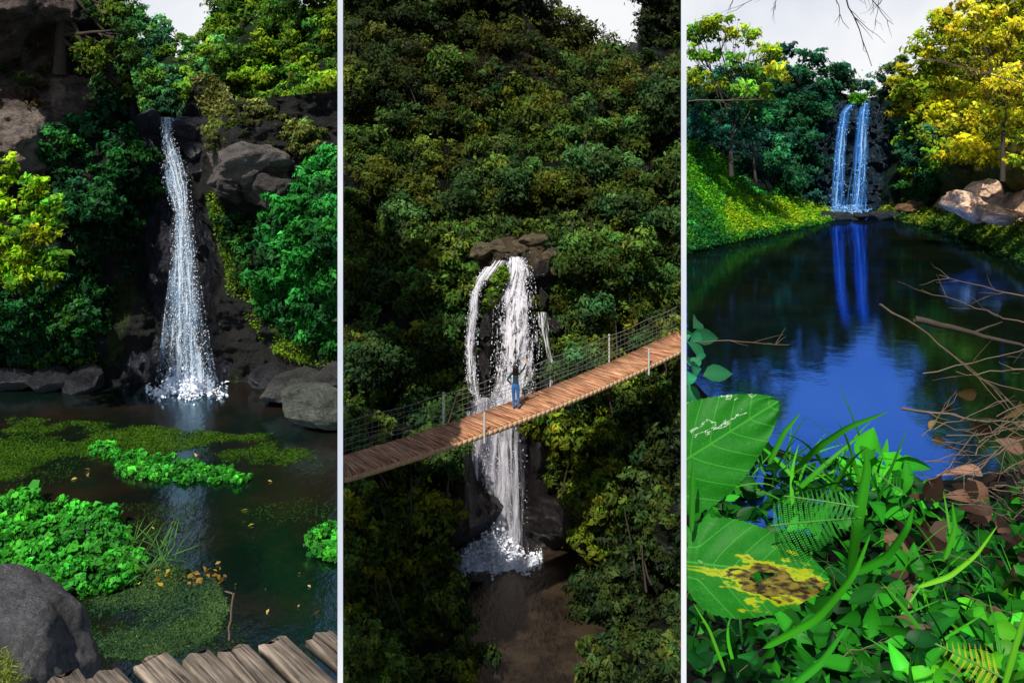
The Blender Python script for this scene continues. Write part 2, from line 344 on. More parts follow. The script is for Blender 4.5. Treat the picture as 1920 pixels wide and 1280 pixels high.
# =============================================================== LEFT SITE
ZL = -6.25
LD = idw([(0,0,21),(0,300,21),(0,560,22),(0,720,23.5),(120,100,22.5),(150,400,21.8),(150,600,22.8),(150,720,23.6),(230,300,23),(230,600,23.6),(200,720,23.4),
          (300,220,25.8),(300,400,25.4),(300,740,24.5),(340,500,25.4),(400,740,23.8),(390,300,23.8),(380,200,25),(460,330,22.6),(450,400,23.9),(470,250,23.2),
          (560,250,23.5),(638,200,24),(560,450,22.4),(638,450,21.6),(500,740,23.0),(638,740,22.5),(450,600,23.8),(540,380,23.2),(345,300,25.8)])
def lcol(px, py, co):
    c = np.tile(np.array([0.026, 0.026, 0.024]), (len(px), 1))
    nz = fbm(co*0.9, 4)
    def put(poly, k):
        m = inside(px+nz*25, py+nz*25, poly); c[m] = k
    put([(-200,-200),(150,-60),(110,160),(160,230),(80,330),(-200,330)], (0.19, 0.14, 0.12))
    put([(-200,190),(90,200),(90,320),(-200,320)], (0.32, 0.25, 0.21))
    put([(90,150),(170,150),(190,225),(100,215)], (0.30, 0.22, 0.20))
    put([(395,280),(520,285),(550,360),(500,395),(400,345)], (0.22, 0.20, 0.18))
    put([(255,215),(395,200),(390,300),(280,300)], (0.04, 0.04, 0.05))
    put([(375,150),(440,190),(400,260),(370,190)], (0.12, 0.13, 0.05))
    put([(385,380),(420,480),(520,640),(638,690),(638,640),(480,520),(430,400)], (0.05, 0.10, 0.012))
    put([(230,500),(180,680),(215,680),(270,480)], (0.04, 0.07, 0.015))
    return c
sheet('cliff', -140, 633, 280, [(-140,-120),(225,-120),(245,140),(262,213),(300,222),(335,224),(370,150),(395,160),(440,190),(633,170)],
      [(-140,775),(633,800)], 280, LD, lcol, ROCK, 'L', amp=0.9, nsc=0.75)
def apron_build():
    nx, ny = 150, 240; s = np.linspace(0, 1, ny)[:, None]; u = np.linspace(0, 1, nx)[None]
    py = 290+s*480; l = np.interp(py, [290,450,600,700,770],[268,235,205,172,160]); r = np.interp(py, [290,450,560,650,770],[382,408,448,500,530])
    PX = l*(1-u)+r*u; PY = np.broadcast_to(py, PX.shape)
    D = 24.8-(1.2*s+0.4)*np.sin(np.pi*u)**0.5
    co = W(PX, PY, D).reshape(-1, 3)
    nz = fbm(co*np.array([1.6, 1.6, 0.8]), 5); ridge = 1-2*np.abs(fbm(co*np.array([3.0, 2.6, 1.0])+4, 4))
    co[:, 1] -= 0.28*nz+0.28*ridge
    c = np.array([0.040, 0.044, 0.062])*(1+0.8*nz[:, None])
    m = (PX.ravel() > 415) & (nz > 0.1); c[m] = (0.035, 0.05, 0.012)
    return mk('wet_rock_face', co, gridfaces(nx, ny), WETROCK, c, smooth=True, site='L')
apron_build()
LB = idw([(250,50,44),(400,50,44),(638,0,34),(638,200,30),(300,220,40),(450,100,36)])
sheet('hillside', 215, 633, 60, [(215,50),(300,95),(345,115),(400,80),(450,40),(633,0)], [(215,330),(633,330)], 50, LB,
      lambda px,py,co: np.tile([0.012,0.025,0.008], (len(px),1)), SOIL, 'L', amp=1.0, nsc=0.5)  # dark base colour stands in for shadow between the leaf clumps
plane_water('pond', 'L', ZL, 5.0, 26, watermat('pond_water', (0.40,0.60,0.72), (0.003,0.010,0.006), (0.022,0.014,0.009), 0.42, 0.06, 0.14, 1.6, (1,0.6,1), 0.35))
LZ = lambda px, py, s=None: -ZL*F/(np.asarray(py, float)-HY)
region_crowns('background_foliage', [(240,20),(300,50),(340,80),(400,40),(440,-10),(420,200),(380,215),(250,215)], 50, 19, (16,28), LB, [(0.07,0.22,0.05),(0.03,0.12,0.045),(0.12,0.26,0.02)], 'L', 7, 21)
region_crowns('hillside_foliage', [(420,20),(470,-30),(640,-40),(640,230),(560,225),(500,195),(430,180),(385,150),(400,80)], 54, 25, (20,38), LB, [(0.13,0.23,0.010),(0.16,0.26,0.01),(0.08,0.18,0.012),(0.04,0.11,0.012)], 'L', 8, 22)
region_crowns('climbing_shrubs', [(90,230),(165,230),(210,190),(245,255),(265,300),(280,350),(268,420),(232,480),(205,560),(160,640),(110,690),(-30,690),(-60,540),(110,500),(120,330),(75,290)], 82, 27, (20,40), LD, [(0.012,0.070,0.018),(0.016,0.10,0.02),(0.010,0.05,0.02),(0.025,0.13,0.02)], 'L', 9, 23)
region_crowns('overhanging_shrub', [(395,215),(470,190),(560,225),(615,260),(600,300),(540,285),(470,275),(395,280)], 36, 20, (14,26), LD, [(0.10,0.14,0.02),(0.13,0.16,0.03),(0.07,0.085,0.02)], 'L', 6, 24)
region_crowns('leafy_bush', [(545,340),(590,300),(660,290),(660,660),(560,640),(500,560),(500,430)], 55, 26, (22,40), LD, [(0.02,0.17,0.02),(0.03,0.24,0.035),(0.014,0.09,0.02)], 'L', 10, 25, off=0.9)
region_crowns('shaded_shrubs', [(410,410),(500,420),(510,560),(600,640),(510,610),(440,510)], 24, 24, (14,26), LD, [(0.010,0.055,0.012),(0.02,0.10,0.015)], 'L', 8, 26)  # darker leaf greens than the neighbouring bush
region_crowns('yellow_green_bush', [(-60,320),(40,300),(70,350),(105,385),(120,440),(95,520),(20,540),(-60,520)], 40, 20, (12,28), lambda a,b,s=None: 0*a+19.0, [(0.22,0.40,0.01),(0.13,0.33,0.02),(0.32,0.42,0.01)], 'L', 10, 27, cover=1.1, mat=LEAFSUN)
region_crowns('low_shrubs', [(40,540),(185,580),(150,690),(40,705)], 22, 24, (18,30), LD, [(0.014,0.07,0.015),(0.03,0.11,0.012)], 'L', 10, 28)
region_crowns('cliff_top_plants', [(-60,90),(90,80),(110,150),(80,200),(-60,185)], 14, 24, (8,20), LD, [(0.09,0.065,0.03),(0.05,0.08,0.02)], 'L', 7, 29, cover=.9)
cover('moss', [(395,380),(415,370),(450,480),(530,600),(638,650),(638,705),(570,690),(505,660),(435,560)], 16000, LD, 5, [(0.04,0.12,0.01),(0.19,0.32,0.01)], 31, 'L', thr=-0.15, lift=0.5)
cover('moss', [(240,440),(225,520),(190,620),(155,690),(178,690),(212,620),(250,520)], 2600, LD, 5, [(0.04,0.12,0.01),(0.12,0.24,0.01)], 33, 'L', thr=-0.15, lift=0.6)
cover('grass', [(360,150),(400,140),(440,190),(400,240),(370,190)], 3000, LD, 7, [(0.14,0.18,0.03),(0.26,0.26,0.08)], 32, 'L', thr=-0.3)
def tree(name, base, lean, h, crown_pts, site, col, leafpx, seed, r0=0.18, mat=None, cover_=2.0, rc=(0.9,1.5)):
    r = np.random.default_rng(seed); e = empty(name)
    base = np.array(base, float); top = base+np.array(lean, float)*h+np.array([0, 0, h])
    tr = wob(base, top, 9, h*0.012, r); lines = [(tr, np.linspace(r0, r0*0.35, 9))]
    for c in crown_pts:
        k = r.integers(3, 8); a = tr[k]; b = np.array(c)
        lines.append((wob(a, b, 7, h*0.012, r), np.linspace(r0*0.4, r0*0.08, 7)))
        for q in range(3):
            b2 = b+r.normal(size=3)*h*0.1; lines.append((wob(a*0.4+b*0.6, b2, 5, h*0.01, r), np.linspace(r0*0.18, r0*0.04, 5)))
    tubes('trunk_and_limbs', lines, BARK, site, 7, e)
    C = np.array(crown_pts); R = r.uniform(rc[0], rc[1], len(C))
    crowns_mesh('crown', C, R, np.array(col)[r.integers(0, len(col), len(C))]*r.uniform(0.7, 1.3, (len(C), 1)), site, leafpx, cover_, mat=mat, parent=e, seed=seed)
    return e
r = np.random.default_rng(5)
cp = [W(x, y, 22+r.random()*1.5) for x, y in [(140,-40),(190,-30),(230,-10),(170,20),(235,60),(200,90),(248,120),(175,120),(190,170),(235,175),(150,40),(160,85),(215,30)]]
tree('cliff_tree', W(112,140,22.2), (0.05,0,0), 2.6, cp, 'L', [(0.05,0.12,0.015),(0.025,0.075,0.015),(0.08,0.14,0.012)], 8, 41, rc=(0.3,0.52), cover_=1.1)
F_L = fallmat('falling_water_l', (0.42,0.63,0.90), 5, 2.0, 0.38, 0.66, 1.0, .8)
F_L2 = fallmat('falling_water_l2', (0.78,0.88,1.0), 11, 3.5, 0.49, 0.57, 5.0)
wfL = empty('waterfall')
rowsL = [(220,297,331,25.0),(255,302,326,24.8),(300,298,348,24.5),(335,300,358,24.3),(400,324,362,23.9),(500,318,372,23.5),(600,306,388,23.3),(690,294,404,23.15),(738,286,416,23.1)]
fall('water_sheet', rowsL, F_L, 'L', off=0.6, parent=wfL)
fall('water_strands', rowsL, F_L2, 'L', off=0.75, seed=3, parent=wfL)
droplets('spray', rowsL, 6500, 1.0, FOAM, 'L', 51, 0.0, wfL, pw=0.8, off=.6)
splash('base_splash', 350, 60, 734, ZL, 1500, .22, FOAM, 'L', 52, wfL)
for i,(x,y,a,b,rt) in enumerate([(270,240,.35,.55,.4),(288,285,.25,.45,-.3),(350,245,.38,.42,.2),(368,280,.3,.35,-.2),(345,272,.2,.22,.5),(286,322,.2,.2,0),(378,315,.3,.3,.1),(352,232,.3,.2,.3)]):
    rock('wet_boulder', W(x,y,24.5), (a,.5,b), i+1, (0.045,0.048,0.06), WETROCK, 'L', sub=4, rot=rt)
rock('rock_outcrop', W(455,318,22.9), (1.0,.9,.55), 12, (0.20,0.175,0.16), ROCK, 'L', amp=0.7, rot=-0.25, sub=5)
rock('rock_outcrop', W(505,350,22.9), (.6,.7,.5), 15, (0.12,0.105,0.10), ROCK, 'L', amp=0.7, sub=5, rot=.5)
rock('rock_outcrop', W(430,345,23.1), (.5,.7,.4), 18, (0.09,0.08,0.075), ROCK, 'L', amp=0.7, sub=5, rot=.2)
rock('boulder', W(598,762,19.6), (.95,.7,.44), 21, (0.15,0.16,0.13), ROCK, 'L', rot=.15, sub=5, amp=.35)
rock('boulder', W(550,724,21.6), (.8,.8,.42), 22, (0.10,0.10,0.09), ROCK, 'L', sub=5)
rock('boulder', W(625,712,21.6), (.7,.8,.35), 23, (0.10,0.09,0.09), ROCK, 'L', sub=5)
for i,(x,a) in enumerate([(15,.8),(95,.6),(160,.5),(-60,.8),(500,.4)]):
    rock('boulder', W(x,712,22.8), (a,.6,.36), 30+i, (0.07,0.07,0.08), WETROCK, 'L', sub=4)
rock('foreground_rock', W(-45,1285,8.0), (1.05,.9,.80), 44, (0.16,0.155,0.16), ROCK, 'L', amp=0.5, sub=6, rot=.75, chop=.8)
cover('grass', [(-60,1215),(25,1225),(60,1290),(-60,1290)], 700, lambda a,b,s=None: 0*a+6.9, 18, [(0.08,0.17,0.01),(0.2,0.25,0.03)], 43, 'L', aspect=0.12, up=0.2)
def mound(name, pts, leafpx, cols, seed, cov=2.0, flat=.7):
    r = np.random.default_rng(seed); C = []; R = []
    for x, y, rp in pts:
        d = float(LZ(x, y+rp*0.25)); C.append(W(x, y, d-rp*d/F*0.2)); R.append(rp*d/F)
    k = np.array(cols)[r.integers(0, len(cols), len(C))]
    return crowns_mesh(name, np.array(C), np.array(R), k, 'L', leafpx, cov, mat=LEAFG, seed=seed, flat=flat, aspect=0.75, jit=0.2, grad=.4, loose=.7, nsub=16)
G = [(0.03,0.22,0.015),(0.04,0.29,0.02),(0.022,0.15,0.015)]
r = np.random.default_rng(61)
pts = [(x, y, r.uniform(22,34)) for x, y in scatter([(-60,925),(50,925),(125,960),(190,960),(240,1010),(258,1060),(230,1100),(150,1115),(60,1110),(-60,1050)], 60, 22, r)]
mound('watercress_clump', pts, 10, G, 62)
pts = [(x, y, r.uniform(6,12)) for x, y in scatter([(170,832),(200,828),(230,852),(260,848),(330,862),(400,872),(470,895),(440,904),(380,900),(320,905),(240,888),(215,880),(220,868),(180,850)], 84, 8, r)]
mound('floating_watercress', pts, 8, G, 63, flat=.5)
pts = [(x, y, r.uniform(14,22)) for x, y in scatter([(580,1010),(600,990),(660,985),(660,1055),(600,1040),(575,1025)], 14, 13, r)]
mound('watercress_clump', pts, 10, G, 64)
LZ2 = lambda a,b,s=None: LZ(a,b)*0.998
alg = [cover_arrays([(-60,775),(170,790),(330,800),(450,815),(640,800),(640,875),(470,870),(300,850),(160,870),(150,900),(-60,900)], 34000, LZ2, 5, [(0.010,0.045,0.004),(0.07,0.16,0.008)], 71, 1.0, 0.0, 0.3, -0.02, 0.9),
       cover_arrays([(170,1130),(210,1070),(300,1050),(400,1080),(430,1140),(400,1200),(300,1240),(200,1230),(165,1180)], 15000, LZ2, 7, [(0.03,0.08,0.035),(0.09,0.17,0.045)], 72, 1.0, 0.0, 0.3, -0.25, 1.5),
       cover_arrays([(-60,860),(640,860),(640,1280),(300,1280),(-60,1100)], 16000, LZ2, 6, [(0.01,0.03,0.004),(0.03,0.07,0.008)], 73, 1.0, 0.0, 0.25, 0.12, 1.0)]
a = np.concatenate([q[0] for q in alg]); k = np.concatenate([q[1] for q in alg])
mk('floating_algae', a, np.arange(len(a)).reshape(-1,4), LEAF, k, site='L')
cover('fallen_leaves', [(290,1065),(420,1065),(420,1095),(290,1095)], 20, LZ2, 15, [(0.3,0.17,0.03),(0.45,0.35,0.05)], 74, 'L', up=1.0, lift=0.03)
cover('fallen_leaves', [(20,850),(600,850),(600,1150),(20,1150)], 14, LZ2, 11, [(0.5,0.3,0.15),(0.5,0.45,0.05)], 75, 'L', up=1.0, lift=0.02)
rr_ = np.random.default_rng(3)
dd = float(LZ(432,1200))
tubes('stick', [(wob(W(430,1200,dd),W(436,1108,dd),8,0.012,rr_),0.014),(wob(W(436,1112,dd),W(422,1108,dd),3,0.002,rr_),0.010)], TWIG, 'L')
n=60; b=W(rr_.uniform(225,330,n), rr_.uniform(1010,1080,n), 12.3)
fl_mesh('sedge', [fine_leaves(b, nrm(rr_.normal(size=(n,3))*0.5+[0.3,0,0.6]), nrm(rr_.normal(size=(n,3))+[0,-1,0.2]), rr_.uniform(.2,.6,n), np.full(n,.015), np.tile([0.07,0.2,0.03],(n,1)), 0.5)], LEAFG,'L')
def woodmat(name, c1, c2, us=1.2, vs=30):
    m, nt, ns, ln = newmat(name)
    tc = N(ns,'ShaderNodeTexCoord'); mp = N(ns,'ShaderNodeMapping'); mp.inputs['Scale'].default_value=(us,vs,1); ln.new(tc.outputs['UV'],mp.inputs[0])
    n1 = N(ns,'ShaderNodeTexNoise',Scale=1.5,Detail=9.0,Roughness=0.7,Distortion=0.4); ln.new(mp.outputs[0],n1.inputs['Vector'])
    n2 = N(ns,'ShaderNodeTexNoise',Scale=2.5,Detail=5.0); ln.new(tc.outputs['UV'],n2.inputs['Vector'])
    cr = N(ns,'ShaderNodeMapRange'); cr.inputs[1].default_value=.38; cr.inputs[2].default_value=.62; ln.new(n1.outputs['Fac'],cr.inputs[0])
    mc = N(ns,'ShaderNodeMixRGB',Color1=(*c1,1),Color2=(*c2,1)); ln.new(cr.outputs[0],mc.inputs[0])
    mr = N(ns,'ShaderNodeMapRange'); mr.inputs[1].default_value=.3; mr.inputs[2].default_value=.7; mr.inputs[3].default_value=.5; mr.inputs[4].default_value=1.3; ln.new(n2.outputs['Fac'],mr.inputs[0])
    vm = N(ns,'ShaderNodeVectorMath',operation='SCALE'); ln.new(mc.outputs[0],vm.inputs[0]); ln.new(mr.outputs[0],vm.inputs['Scale'])
    p = N(ns,'ShaderNodeBsdfPrincipled',Roughness=0.85); p.inputs['Specular IOR Level'].default_value=.2; ln.new(vm.outputs[0],p.inputs['Base Color'])
    bp = N(ns,'ShaderNodeBump',Strength=0.8,Distance=0.008); ln.new(n1.outputs['Fac'],bp.inputs['Height']); ln.new(bp.outputs[0],p.inputs['Normal'])
    o = N(ns,'ShaderNodeOutputMaterial'); ln.new(p.outputs[0],o.inputs[0]); return m
WOOD = woodmat('weathered_wood',(0.04,0.03,0.024),(0.31,0.25,0.19))
def plank(name, o, dl, dw, Lp, Wp, Tp, seed, mat, site, parent, n=40, m=9, warp=0.006, ragged=0.010):
    o = np.array(o,float); dl = nrm(np.array(dl,float)); dw = np.array(dw,float); dw = nrm(dw-dl*np.dot(dw,dl)); up = nrm(np.cross(dw,dl)); up = up if up[2]>0 else -up
    r = np.random.default_rng(seed)
    u = np.linspace(0,1,n); V=[]; UV=[]; prof=[(-.5,-1),(-.5,-.12),(-.48,0)]+[(x,0) for x in np.linspace(-.3,.3,m-4)]+[(.48,0),(.5,-.12),(.5,-1)]
    ph = r.uniform(0,6,4)
    for a in u:
        e = 1+ragged*3*math.sin(a*7+ph[0])+ragged*math.sin(a*31+ph[1])
        for (x,z) in prof:
            st = ragged*2.5*math.sin(x*9+ph[2])*(1-a)
            V.append(o+dl*(a*Lp+st)+dw*(x*Wp*e)+up*(z*Tp+warp*math.sin(a*2.5+ph[3])))
            UV.append((a*Lp*1.0+seed*3.1, x*Wp+0.3*z*Tp+seed*1.7))
    k=len(prof); V=np.array(V); f=[]
    for i in range(n-1):
        for j in range(k):
            j2=(j+1)%k; f.append([i*k+j,i*k+j2,(i+1)*k+j2,(i+1)*k+j])
    for st in (0,(n-1)*k):
        for j in range(0,k//2):
            q=[st+j,st+j+1,st+k-2-j,st+k-1-j]
            if len(set(q))==4: f.append(q)
    return mk(name,V,np.array(f),mat,uv=np.array(UV),site=site,parent=parent)
fb = empty('wooden_footbridge')
zb=-2.95; A=W(85,1262,4.86); B=W(640,1180,5.3); A[2]=B[2]=zb
el = B-A
for i in range(8):
    t=(i+0.45)/7.15; o=A+el*t+np.array([rr_.uniform(-.02,.02),rr_.uniform(-.07,.07),rr_.uniform(-.03,.03)])
    plank('plank_%d'%(i+1), o, (0.70+rr_.uniform(-.06,.06),-0.71,rr_.uniform(-.04,.02)), (0.85,0.5,rr_.uniform(-.09,.09)), 1.8, 0.185+rr_.uniform(-.025,.01), 0.05, i+1, WOOD, 'L', fb)
tubes('stringer',[(np.array([A+np.array([.2,-.35,-.18]),B+np.array([.2,-.35,-.18])]),0.08)],BARK,'L',8,fb)

# =============================================================== MIDDLE SITE
ZM = -18.9
MZ = lambda px,py,s=None: -ZM*F/(np.asarray(py,float)-HY)
MD = idw([(650,0,66),(900,0,72),(1100,60,78),(1277,0,62),(650,200,56),(950,200,62),(1277,200,54),(650,400,48),(950,400,50),(1277,400,48),(650,560,44),(1277,560,45),
          (960,470,44.4),(870,560,43.6),(1050,560,43.6),(960,640,43.8),(960,850,43.0),(960,1050,42.0),(870,1050,41.6),(1050,1050,41.2),(650,700,40),(780,700,41),(1277,700,42),(1100,700,41),
          (650,860,33.5),(800,880,36),(1277,860,38),(1080,800,39),(650,1000,30),(830,1000,34),(1277,1000,34),(1120,1000,38),(650,1280,26),(860,1280,29.5),(1277,1280,27),(1120,1280,29.5),(1140,1130,35),(870,1130,33)])
def mcol(px,py,co):
    c=np.tile(np.array([0.010,0.012,0.005]),(len(px),1)); nz=fbm(co*0.6,4)  # near-black base imitates shadow in the gaps between crowns
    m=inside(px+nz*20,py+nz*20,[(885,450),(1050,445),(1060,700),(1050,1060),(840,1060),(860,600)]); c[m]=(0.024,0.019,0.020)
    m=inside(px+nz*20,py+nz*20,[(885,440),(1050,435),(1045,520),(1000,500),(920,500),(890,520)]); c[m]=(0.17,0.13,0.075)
    m=inside(px+nz*30,py+nz*30,[(850,90),(1060,90),(1060,230),(850,220)]); c[m]=(0.04,0.024,0.014)
    return c
msky=[(643,-120),(1000,-120),(1018,0),(1040,42),(1090,58),(1130,95),(1165,92),(1195,80),(1204,0),(1215,-120),(1277,-120)]
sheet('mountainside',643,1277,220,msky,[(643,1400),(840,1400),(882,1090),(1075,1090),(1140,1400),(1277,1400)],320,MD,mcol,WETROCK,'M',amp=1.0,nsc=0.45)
plane_water('river','M',ZM,22,46,watermat('river_water',(0.45,0.38,0.31),(0.018,0.013,0.009),(0.065,0.045,0.028),0.4,0.1,1.0,1.8,(1,.5,1),0.6))
gap=[(880,475),(905,455),(1040,450),(1036,560),(1046,650),(1040,720),(1000,750),(988,830),(1030,870),(1050,960),(1085,1060),(1085,1110),(1070,1300),(885,1300),(880,1120),(838,1060),(838,940),(855,850),(866,660),(868,560)]
skyhole=[(1000,-200),(1010,20),(1035,62),(1090,80),(1130,115),(1165,110),(1205,95),(1215,0),(1220,-200)]
OL=[(0.042,0.075,0.010),(0.055,0.090,0.010),(0.028,0.052,0.010),(0.075,0.098,0.009),(0.035,0.082,0.016)]
def mforest(name,poly,n,mind,rp,cols,seed,leafpx=7,cov=2.0,**k):
    return region_crowns(name,poly,n,mind,rp,MD,cols,'M',leafpx,seed,cov,avoid=(gap,skyhole),**k)
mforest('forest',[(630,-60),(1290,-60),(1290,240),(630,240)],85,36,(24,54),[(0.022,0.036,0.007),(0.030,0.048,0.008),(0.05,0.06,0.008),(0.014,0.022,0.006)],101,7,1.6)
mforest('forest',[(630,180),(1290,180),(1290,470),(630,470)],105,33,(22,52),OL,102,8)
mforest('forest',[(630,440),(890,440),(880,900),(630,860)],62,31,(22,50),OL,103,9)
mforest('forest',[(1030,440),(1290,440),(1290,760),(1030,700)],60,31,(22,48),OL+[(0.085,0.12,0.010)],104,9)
mforest('forest',[(1000,760),(1140,720),(1160,950),(1130,1060),(1080,980),(1040,880)],30,28,(20,42),[(0.10,0.135,0.008),(0.07,0.105,0.010)],105,10,off=0.9)  # lit zone: brighter olive leaf colours imitate light on these crowns
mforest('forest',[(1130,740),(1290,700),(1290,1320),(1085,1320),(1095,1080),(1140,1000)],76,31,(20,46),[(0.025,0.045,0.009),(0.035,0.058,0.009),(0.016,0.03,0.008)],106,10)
mforest('forest',[(630,930),(740,915),(850,960),(870,1130),(880,1320),(630,1320)],74,31,(22,48),[(0.11,0.135,0.007),(0.05,0.08,0.010),(0.07,0.11,0.012)],107,10)  # olive-yellow leaves among these paint a lit zone into the colour
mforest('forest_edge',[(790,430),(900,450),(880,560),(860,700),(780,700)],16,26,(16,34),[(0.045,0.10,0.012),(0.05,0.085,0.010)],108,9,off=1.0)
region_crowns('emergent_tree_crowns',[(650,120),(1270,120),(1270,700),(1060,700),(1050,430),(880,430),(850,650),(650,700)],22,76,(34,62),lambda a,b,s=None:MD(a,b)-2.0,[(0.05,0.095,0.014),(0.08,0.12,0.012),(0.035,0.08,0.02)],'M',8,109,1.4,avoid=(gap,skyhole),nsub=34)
r=np.random.default_rng(9)
lines=[]
for x0,y0 in [(1042,60),(1062,62),(1088,75),(1112,92),(1150,108),(1175,100),(1200,70),(1020,40),(1100,80),(1130,100)]:
    b=W(x0,y0,76); h=r.uniform(1.0,2.2)
    lines.append((wob(b-[0,0,1],b+[0,0,h],7,.05,r),np.linspace(.07,.02,7)))
    for q in range(6):
        s=b+[0,0,h*r.uniform(.2,.9)]; lines.append((wob(s,s+r.normal(size=3)*[.7,.3,.4]+[0,0,.3],5,.05,r),np.linspace(.03,.01,5)))
tubes('skyline_tree_branches',lines,BARK,'M',5)
C=W(np.array([1035,1060,1085,1110,1135,1160,1185,1208,1022,1075,1100]),np.array([48,55,52,72,98,98,92,60,20,40,60]),76)
crowns_mesh('skyline_trees',C,np.array([1.2,1.1,1.1,1.0,.8,.8,.9,1.2,1.2,.9,.8]),np.tile([0.028,0.04,0.012],(11,1)),'M',6,0.9,seed=88)
C=W(np.array([1212,1235,1262,1222,1250,1270,1215]),np.array([-10,10,-5,40,45,30,75]),61)
crowns_mesh('skyline_trees',C,np.array([1.0,1.4,1.3,1.2,1.4,1.2,.8]),np.tile([0.022,0.034,0.010],(7,1)),'M',7,1.3,seed=89)
lines=[]
for q in range(60):
    x=r.uniform(650,1270);y=r.uniform(150,1200)
    if inside(x,y,gap) : continue
    d=float(MD(x,y))-1.2; p=W(x,y,d); lines.append((wob(p,p+np.array([r.normal()*.5,0,r.uniform(1.0,2.6)]),7,.05,r),np.linspace(.06,.02,7)))
tubes('forest_stems',lines,BARK,'M',5)
wfM=empty('waterfall')
FM=fallmat('falling_water_m',(0.86,0.83,0.91),4,5.0,0.43,0.53,2.0,.97,1.0); FM2=fallmat('falling_water_m2',(0.95,0.93,0.97),8,6,0.49,0.545,7.0,1,.8)
FM3=fallmat('falling_water_m3',(0.46,0.44,0.56),5,1.6,0.36,0.66,4.0,0.7); FM4=fallmat('falling_water_m4',(0.9,0.88,0.95),4.5,1.2,0.47,0.60,14.0,0.9)
def fallM(rows,m,off,seed): fall('water_sheet',rows,m,'M',off=off+.75,seed=seed,parent=wfM,bulge=.3,nx=30,ny=90)
up=[(482,952,984,42.4),(505,945,1000,42.0),(540,930,1006,41.8),(570,924,1006,41.5),(620,922,1016,41.3),(680,918,1018,41.2),(740,915,1002,41.2),(775,908,988,41.2)]
fallM(up,FM,0,1); fallM(up,FM2,.25,2)
lf=[(500,908,932,42.4),(520,893,918,41.9),(550,880,904,41.7),(600,872,899,41.5),(660,868,896,41.4),(720,870,900,41.3),(780,870,918,41.2)]
fallM(lf,FM,0,3); fallM(lf,FM2,.2,4)
fallM([(488,925,958,42.2),(505,912,945,42),(525,900,930,41.9)],FM2,.2,11)
rt=[(585,1006,1030,41.6),(630,1010,1034,41.4),(690,1022,1046,41.3),(735,1024,1046,41.3)]
fallM(rt,FM2,.1,5)
lo_=[(745,868,988,41.0),(800,864,990,40.9),(880,858,990,40.8),(960,854,990,40.75),(1052,850,994,40.7)]
fallM(lo_,FM3,0,6); fallM(lo_,FM4,.3,8)
fallM([(750,915,988,40.8),(860,928,988,40.7),(1050,930,990,40.6)],FM4,.15,9); fallM([(770,864,908,40.8),(900,858,912,40.6),(1050,854,922,40.6)],FM4,.15,10)
droplets('spray',up,3500,1.2,FOAM,'M',151,.0,wfM,off=.7); droplets('spray',lf,1200,1.2,FOAM,'M',152,.0,wfM,off=.7); droplets('spray',lo_,1500,1.1,FOAM,'M',153,.0,wfM,off=.7)
for i in range(24):
    x=858+i*5.6; y=1054+6*math.sin(i*2.1)+(i%3)*4; rock('foam',W(x,y,float(MZ(x,y))),(.22+.05*(i%3),.35,.10+.10*((i*7)%4)/2),i+60,(.9,.9,.9),FOAM,'M',amp=1.6,sub=4,parent=wfM)
splash('base_splash',922,74,1056,ZM,9000,.5,FOAM,'M',154,wfM)
rr2=np.random.default_rng(8)
for i,(x,y,a,b) in enumerate([(905,470,.6,.4),(935,462,.5,.3),(1000,452,.7,.35),(1030,480,.5,.5),(975,462,.4,.25),(1018,505,.35,.4),(968,520,.2,.3),(1020,560,.2,.5),(1042,610,.25,.5),(911,610,.26,.7),(908,690,.22,.8),(1050,680,.2,.4),(975,600,.16,.26),(945,650,.14,.22),(990,660,.17,.24),(958,700,.14,.22),(985,560,.12,.2),(940,590,.1,.22),(1000,700,.14,.2),(965,640,.1,.16),(890,650,.1,.2)]):
    c=(0.19,0.15,0.09) if y<490 else (0.04,0.032,0.034)
    rock('cascade_rock',W(x,y,42.0 if y<600 else 40.7),(a,.6,b),i+81,c,ROCK if y<490 else WETROCK,'M',sub=4,amp=.6,rot=rr2.uniform(-.4,.4))
rock('mossy_rock',W(932,545,41.1),(.38,.6,.95),99,(0.06,0.10,0.012),ROCK,'M',sub=4,rot=.35,amp=.25)
crowns_mesh('moss_cover',W(np.array([942,934,924,917,948]),np.array([515,532,550,568,520]),40.8),np.array([.36,.40,.36,.28,.3]),np.tile([0.09,0.17,0.010],(5,1)),'M',4,2.0,seed=98,jit=.2)
# suspension bridge
sb=empty('suspension_bridge')
DECK=woodmat('deck_wood',(0.20,0.05,0.018),(0.74,0.40,0.22),1.0,6)
METAL=simple('galvanised_metal',(0.6,0.6,0.58),0.5,0.5,0.2,.1); CABLE=simple('cable',(0.20,0.21,0.18),0.5,0.5,0.3,.1)
A=W(625,880,27.6); B=W(1297,626,38.6); hd=nrm(np.array([B[0]-A[0],B[1]-A[1],0])); wd=np.array([-hd[1],hd[0],0]); Lh=np.linalg.norm((B-A)[:2])
def deckpt(t,side=0,h=0):
    z=A[2]+(B[2]-A[2])*t-0.38*4*t*(1-t)
    return np.array([A[0],A[1],0])+hd*Lh*t+wd*side+np.array([0,0,z+h])
nB=150; DW=0.84
r=np.random.default_rng(4)
Vv=[];Ff=[];UVv=[]
q=np.array([[0,1,3,2],[4,6,7,5],[0,4,5,1],[2,3,7,6],[0,2,6,4],[1,5,7,3]])
